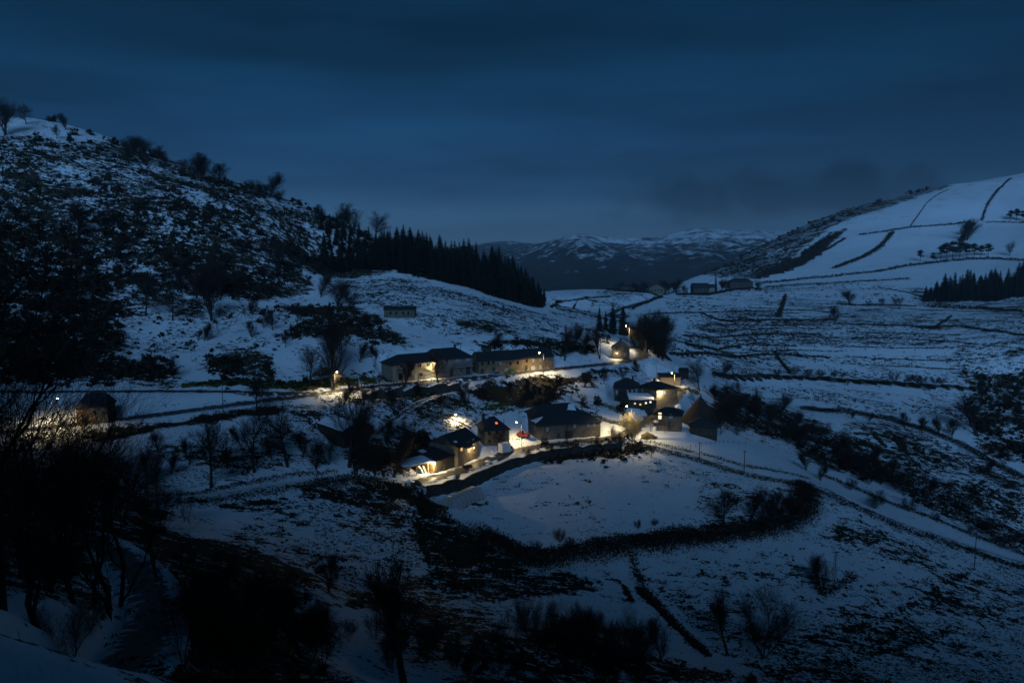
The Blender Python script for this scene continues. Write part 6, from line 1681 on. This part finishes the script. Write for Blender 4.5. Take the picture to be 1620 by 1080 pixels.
# ------------------------------------------------------------------ walls, fences
def stone_wall(px, h, t, label, m='stone_dark', down=1.0, name='stone_wall', up=0.0, verge=0.0):
    pth = px if isinstance(px, np.ndarray) else smooth_path(np.array([P(*q) if len(q) == 3 else hit(*q) for q in px]), 1.5)
    n = len(pth); tg = np.gradient(pth[:, :2], axis=0); tg /= np.linalg.norm(tg, axis=1)[:, None]; nr = np.stack([-tg[:, 1], tg[:, 0]], 1)
    vs, fs = [], []
    for i in range(n):
        x, y = pth[i, :2]; g = float(ground_z(x + nr[i, 0] * up, y + nr[i, 1] * up)); jt = rnd.uniform(-.07, .07)
        for o_, z in ((-t/2, g - down), (-t/2, g + h + jt), (t/2, g + h + jt), (t/2, g - down)):
            vs.append((x + nr[i, 0]*o_, y + nr[i, 1]*o_, z))
    for i in range(n - 1):
        for k in range(3): fs.append((i*4+k, i*4+k+1, (i+1)*4+k+1, (i+1)*4+k))
    fs += [(3, 2, 1, 0), tuple((n-1)*4+k for k in range(4))]
    o = MB().add(vs, fs).build(name, M[m])
    if verge:      # the snowy verge between the lane and the wall head
        vs, fs = [], []
        for i in range(n):
            x, y = pth[i, :2]
            for k, e_ in enumerate((-.05, 1.0, 2.0, verge)):
                g = float(ground_z(x + nr[i, 0] * up, y + nr[i, 1] * up)); j = .05 + .10 * rnd.random() * (k in (1, 2))
                vs.append((x + nr[i, 0] * e_, y + nr[i, 1] * e_, g + j + (h - .08 if k == 0 else 0) * .5))
        for i in range(n - 1):
            for k in range(3): fs.append((i*4+k, (i+1)*4+k, (i+1)*4+k+1, i*4+k+1))
        MB().add(vs, fs).build('verge', M['snow'], o, True)
    return tag(o, label, 'wall', kind='thing')
stone_wall(WALLS['street'], .35, .6, 'long dark stone wall curving below the village street', down=4.0, up=3.0, verge=2.4)
stone_wall(WALLS['road'], .15, .5, 'dark retaining wall under the upper road', down=4.0, up=3.0, verge=2.4)
stone_wall([(628,676,218),(660,681,218),(700,686,221),(740,682,228)], .6, .5, 'low dark yard wall behind the street house', down=1.5)
stone_wall([(940,664,248),(975,672,247),(1003,675,246.5)], .5, .4, 'low wall under the trimmed green hedge', 'stone_grey', 1.0)
stone_wall([(1060,640,266),(1046,655,257.5),(1030,668,251)], .5, .5, 'dark wall on the outer side of the lamplit street', 'stone_dark', 1.5)
stone_wall([(680,668,234),(716,667,236),(745,672,233)], .45, .4, 'low stone edging under the lamp on the snowy bank', 'stone_grey', .8)
# marker posts on the retaining wall
for k, u in enumerate((653, 663, 673, 683)):
    p = at(u, float(np.interp(u, [600, 690, 780], [247.5, 258.3, 268.5]))); o = MB().box(-.16, .16, -.16, .16, -.2, .95).box(-.2, .2, -.2, .2, .951, 1.03).build('marker_post', M['white_paint'], None, False, tuple(p))
    tag(o, 'pale marker post along the upper road edge', 'post', 'marker posts along the upper road')
def fence(px, label, n, h=1.1):
    pth = smooth_path(np.array([hit(*q) for q in px]), .5); L = len(pth) - 1
    o = empty('post_fence', tuple(pth[0])); tag(o, label, 'fence'); b = np.array(pth[0]); tops = []
    for k in range(n):
        q = pth[int(L * k / (n - 1))] - b; j = rnd.uniform(-.1, .1)
        MB().tube((q[0], q[1], q[2]-.3), (q[0]+j, q[1], q[2]+h*rnd.uniform(.85, 1.1)), .06, .05, 6).build('post', M['wood_dark'], o); tops.append(q)
    for z in (.45, .9):
        w_ = MB()
        for a_, b_ in zip(tops[:-1], tops[1:]): w_.tube((a_[0], a_[1], a_[2]+z), (b_[0], b_[1], b_[2]+z), .012, .012, 3)
        w_.build('wire', M['metal'], o)
fence([(1092,708),(1110,706),(1130,702),(1150,700),(1180,704)], 'wire fence across the lamplit snow below the thatched cone', 12)
fence([(1068,709),(1080,711),(1092,713)], 'short wire fence at the edge of the lamplit snow', 5)
fence([(1020,499),(1060,497.5),(1110,496),(1160,494)], 'far wire fence along the foot of the terraces', 18)
fence([(1000,487),(1010,482.5),(1025,477.5)], 'far wire fence beside the valley road', 8)

# ------------------------------------------------------------------ vehicles and yard things
def wheel(parent, x, y, r, w):
    t = MB().tube((x, y - w/2, r), (x, y + w/2, r), r, r, 14).build('wheel', M['rubber'], parent)
    MB().tube((x, y - w/2 - .01, r), (x, y + w/2 + .01, r), r*.55, r*.55, 10).build('rim', M['metal_pale'], t)
def extrude(prof, y0, y1, inset=0.0):
    n = len(prof); a = [(x, y0 + (inset if z > .95 else 0), z) for x, z in prof]; b = [(x, y1 - (inset if z > .95 else 0), z) for x, z in prof]
    return MB().add(a + b, [tuple(range(n)), tuple(range(2*n-1, n-1, -1))] + [(i, n+i, n+(i+1) % n, (i+1) % n) for i in range(n)])
p = hit(786, 594.5)
rd = PATHS['road']; k = int(np.argmin(np.hypot(rd[:, 0]-p[0], rd[:, 1]-p[1]))); dr = rd[k+1] - rd[k-1]
car = empty('parked_car', (p[0], p[1], float(ground_z(p[0], p[1])) + .06), math.atan2(dr[1], dr[0])); tag(car, 'silver hatchback parked in front of the long stone house', 'car')
extrude([(-2.0,.35),(2.0,.35),(2.05,.7),(1.95,.88),(1.15,.97),(.45,1.45),(-1.3,1.48),(-1.85,1.05),(-2.05,.9)][::-1], -.85, .85, .14).build('body', M['car_paint'], car)
for sy in (-.868, .868):
    s1 = 1 if sy > 0 else -1
    MB().add([(.9, sy*.99, .98), (.38, sy*.86, 1.38), (-.3, sy*.86, 1.40), (-.3, sy*.99, .98)], [(0, 1, 2, 3)]).build('side_window', M['glass'], car)
    MB().add([(-.38, sy*.99, .98), (-.38, sy*.86, 1.40), (-1.2, sy*.86, 1.40), (-1.6, sy*.99, 1.02)], [(0, 1, 2, 3)]).build('side_window', M['glass'], car)
MB().add([(1.12, -.66, 1.0), (1.12, .66, 1.0), (.5, .62, 1.43), (.5, -.62, 1.43)], [(0, 1, 2, 3)]).build('windscreen', M['glass'], car)
for x in (-1.3, 1.3):
    for y in (-.78, .78): wheel(car, x, y, .31, .2)
for y in (-.6, .6): MB().box(1.98, 2.06, y-.18, y+.18, .62, .78).build('headlight', M['glass_pale'], car)
p2 = hit(839, 584)
# bins by the stone row
for u, lb in ((806.5, 'green wheeled bin in front of the long stone house, left of two'), (809.5, 'green wheeled bin in front of the long stone house, right of two')):
    p = R1.p; q = R1.local(u, 588); w = to_world(R1.o, (q[0], -.9, 0)); w[2] = float(ground_z(w[0], w[1]))
    b = empty('wheeled_bin', tuple(w), R1.yaw); tag(b, lb, 'bin', 'bins by the stone row')
    MB().add([(-.42,-.36,.12),(.42,-.36,.12),(.42,.36,.12),(-.42,.36,.12),(-.52,-.45,1.05),(.52,-.45,1.05),(.52,.45,1.05),(-.52,.45,1.05)], [(0,3,2,1),(4,5,6,7),(0,1,5,4),(1,2,6,5),(2,3,7,6),(3,0,4,7)]).build('body', M['green_plastic'], b)
    MB().box(-.56, .56, -.5, .5, 1.055, 1.14).build('lid', M['green_plastic'], b)
    for x in (-.3, .3): MB().tube((x-.05, .3, .1), (x+.05, .3, .1), .1, .1, 8).build('wheel', M['rubber'], b)
# box van / trailer by the pollard tree
p = P(799, 714, 219); p[2] = float(ground_z(p[0], p[1])) + .05
v_ = empty('box_van', tuple(p), math.radians(38)); tag(v_, 'white box van parked by the pollard tree', 'van')
extrude([(-1.7,.45),(1.2,.45),(1.2,2.95),(-1.7,2.95)][::-1], -1.0, 1.0, .0).build('cargo_box', M['white_paint'], v_)
extrude([(1.21,.4),(2.6,.4),(2.65,1.1),(2.35,1.25),(1.9,2.05),(1.21,2.1)][::-1], -.92, .92, .06).build('cab', M['white_paint'], v_)
MB().add([(2.37,-.75,1.28),(2.37,.75,1.28),(1.95,.7,2.0),(1.95,-.7,2.0)], [(0,1,2,3)]).build('windscreen', M['glass'], v_)
for s1 in (-1, 1): MB().box(1.4, 1.95, s1*.90-.02, s1*.90+.02, 1.2, 1.85).build('side_window', M['glass'], v_)
for x in (-1.0, 1.9):
    for y in (-.88, .88): wheel(v_, x, y, .38, .24)
# red trailer beside the courtyard house
p = hit(828, 692.5); tr = empty('red_trailer', tuple(p), math.radians(-28)); tag(tr, 'red farm trailer in the snow beside the courtyard house', 'trailer')
MB().add([(-1.7,-.8,.65),(1.7,-.8,.65),(1.7,.8,.65),(-1.7,.8,.65),(-1.9,-.95,1.35),(1.9,-.95,1.35),(1.9,.95,1.35),(-1.9,.95,1.35)], [(0,3,2,1),(0,1,5,4),(1,2,6,5),(2,3,7,6),(3,0,4,7)]).build('tub', M['red_paint'], tr)
MB().box(-1.2, -.2, -.6, .6, 1.1, 2.0).build('load', M['red_paint'], tr); MB().tube((1.7, 0, .6), (3.1, 0, .45), .06, .06, 6).build('drawbar', M['metal'], tr)
for y in (-.85, .85): wheel(tr, -.2, y, .42, .28)
# brown cart at the wall
p = hit(739, 743); ct = empty('farm_cart', tuple(p), math.radians(20)); tag(ct, 'dark red farm cart beside the curving street wall', 'cart')
MB().add([(-1.2,-.65,.6),(1.2,-.65,.6),(1.2,.65,.6),(-1.2,.65,.6),(-1.3,-.75,1.15),(1.3,-.75,1.15),(1.3,.75,1.15),(-1.3,.75,1.15)], [(0,3,2,1),(0,1,5,4),(1,2,6,5),(2,3,7,6),(3,0,4,7)]).build('tub', M['brown_paint'], ct)
MB().tube((1.2, 0, .55), (2.2, 0, .3), .05, .05, 6).build('drawbar', M['metal'], ct)
for y in (-.72, .72): wheel(ct, -.1, y, .36, .2)
# water tank under the balcony
p = hit(1035.5, 681); tk = empty('water_tank', tuple(p)); tag(tk, 'white plastic water tank beside the balcony house', 'tank')
MB().tube((0, 0, 0), (0, 0, 1.25), .62, .62, 18).build('barrel', M['white_paint'], tk, False); MB().tube((0, 0, 1.251), (0, 0, 1.35), .4, .15, 14).build('lid', M['white_paint'], tk)
# hay or dung heap covered with dry bracken
def heap(u, v, sx, sy, sz, m, label, name, cat, seed):
    p = hit(u, v); g = np.random.default_rng(seed); n, mm = 22, 7; vs, fs = [], []
    for i in range(mm + 1):
        t = i / mm
        for k in range(n):
            a = 2*math.pi*k/n; j = 1 + .16*g.normal()*(1-t)
            vs.append((p[0] + sx*(1-t**1.5)*j*math.cos(a), p[1] + sy*(1-t**1.5)*j*math.sin(a), float(ground_z(p[0], p[1])) - .3 + (sz+.3)*t*(1 + .08*g.normal())))
    for i in range(mm):
        for k in range(n): fs.append((i*n+k, i*n+(k+1) % n, (i+1)*n+(k+1) % n, (i+1)*n+k))
    o_ = MB().add(vs, fs).build(name, M[m], None, True); return tag(o_, label, cat)
heap(1024, 691, 3.0, 2.2, 1.4, 'dry_grass', 'brown heap of bracken beside the pale bush tree', 'bracken_heap', 'heap', 3)
heap(841, 693, 1.1, .9, .9, 'snow', 'small heap of snow beside the red trailer', 'snow_heap', 'heap', 4)
heap(780, 722, 1.2, 1.0, .6, 'snow', 'heap of snow by the wall under the box van', 'snow_heap', 'heap', 5)
heap(772, 730, 1.4, .9, .5, 'snow', 'lower heap of snow along the curving street wall', 'snow_heap', 'heap', 6)
heap(648, 763, 1.8, 1.4, .7, 'snow', 'heap of snow in front of the open porch', 'snow_heap', 'heap', 7)
heap(660, 766, 1.5, 1.1, 1.0, 'stone_dark', 'dark rubble heap at the porch yard edge', 'rubble_heap', 'heap', 8)
for k, (u, v, m, lb) in enumerate(((779, 716, 'white_paint', 'white drum behind the curving street wall'), (745, 723, 'blue_plastic', 'blue drum beside the lit door of the street house'), (733, 730, 'blue_plastic', 'blue drum under the yellow lit window'))):
    p = hit(u, v); d_ = empty('drum', tuple(p)); tag(d_, lb, 'drum')
    MB().tube((0, 0, 0), (0, 0, .9), .3, .3, 14).build('barrel', M[m], d_); MB().tube((0, 0, .901), (0, 0, .95), .31, .29, 14).build('rim', M['metal'], d_)
# roadside grit box
p = hit(508.6, 619.5); gb = empty('grit_box', tuple(p)); tag(gb, 'pale roadside box at the road fork', 'box'); MB().box(-.5, .5, -.3, .3, 0, .7).build('body', M['door_pale'], gb); MB().slab([(-.55, -.36, .78), (.55, -.36, .78), (.55, .36, .9), (-.55, .36, .9)], .06).build('lid', M['white_paint'], gb)

# ------------------------------------------------------------------ polytunnel in the field
pa, pb = hit(712, 803), hit(741, 792)
yw = math.atan2(pb[1]-pa[1], pb[0]-pa[0]); Lt = 10.5
pt = empty('polytunnel', (pa[0], pa[1], pa[2] - .05), yw); tag(pt, 'pale plastic polytunnel greenhouse at the corner of the big field', 'greenhouse')
na, rw, rh = 18, 2.6, 2.7
vs, fs = [], []
for i in range(13):
    x = Lt * i / 12
    for k in range(na + 1):
        a = math.pi * k / na; sagv = .985 if i % 2 else 1.0
        vs.append((x, rw*math.cos(a)*sagv, rh*math.sin(a)**.8*sagv))
for i in range(12):
    for k in range(na): fs.append((i*(na+1)+k, i*(na+1)+k+1, (i+1)*(na+1)+k+1, (i+1)*(na+1)+k))
MB().add(vs, fs).build('cover', M['film'], pt, True)
for x, nm in ((0, 'end_panel'), (Lt, 'end_panel')):
    MB().add([(x, rw*math.cos(math.pi*k/na)*.97, rh*math.sin(math.pi*k/na)**.8*.97) for k in range(na + 1)], [tuple(range(na + 1))]).build(nm, M['film'], pt)
for i in range(0, 13, 2):
    hb = MB(); x = Lt*i/12
    for k in range(na): hb.tube((x, rw*1.012*math.cos(math.pi*k/na), rh*1.012*math.sin(math.pi*k/na)**.8), (x, rw*1.012*math.cos(math.pi*(k+1)/na), rh*1.012*math.sin(math.pi*(k+1)/na)**.8), .03, .03, 4)
    hb.build('hoop', M['metal'], pt)
dd = MB().box(-.05, -.02, -.5, .5, 0, 1.9).build('door', M['film'], pt)
fd = MB().box(-.07, -.055, -.55, -.48, 0, 1.95).box(-.07, -.055, .48, .55, 0, 1.95).box(-.07, -.055, -.48, .48, 1.88, 1.95); fd.build('frame', M['metal'], dd)

# ------------------------------------------------------------------ the air of the valley: thin dusk haze in one closed box
def haze():
    m = bpy.data.materials.new('dusk_haze'); m.use_nodes = True
    n, l = m.node_tree.nodes, m.node_tree.links; n.remove(n['Principled BSDF'])
    v = n.new('ShaderNodeVolumePrincipled'); v.inputs['Color'].default_value = (.80, .88, .95, 1); v.inputs['Density'].default_value = 0.00010
    l.new(v.outputs[0], n['Material Output'].inputs['Volume'])
    o = MB().box(-7500, 7500, -3600, 12500, -420, 420).build('haze', m); tag(o, 'thin blue dusk haze hanging in the valley air', 'haze', kind='stuff')
haze()
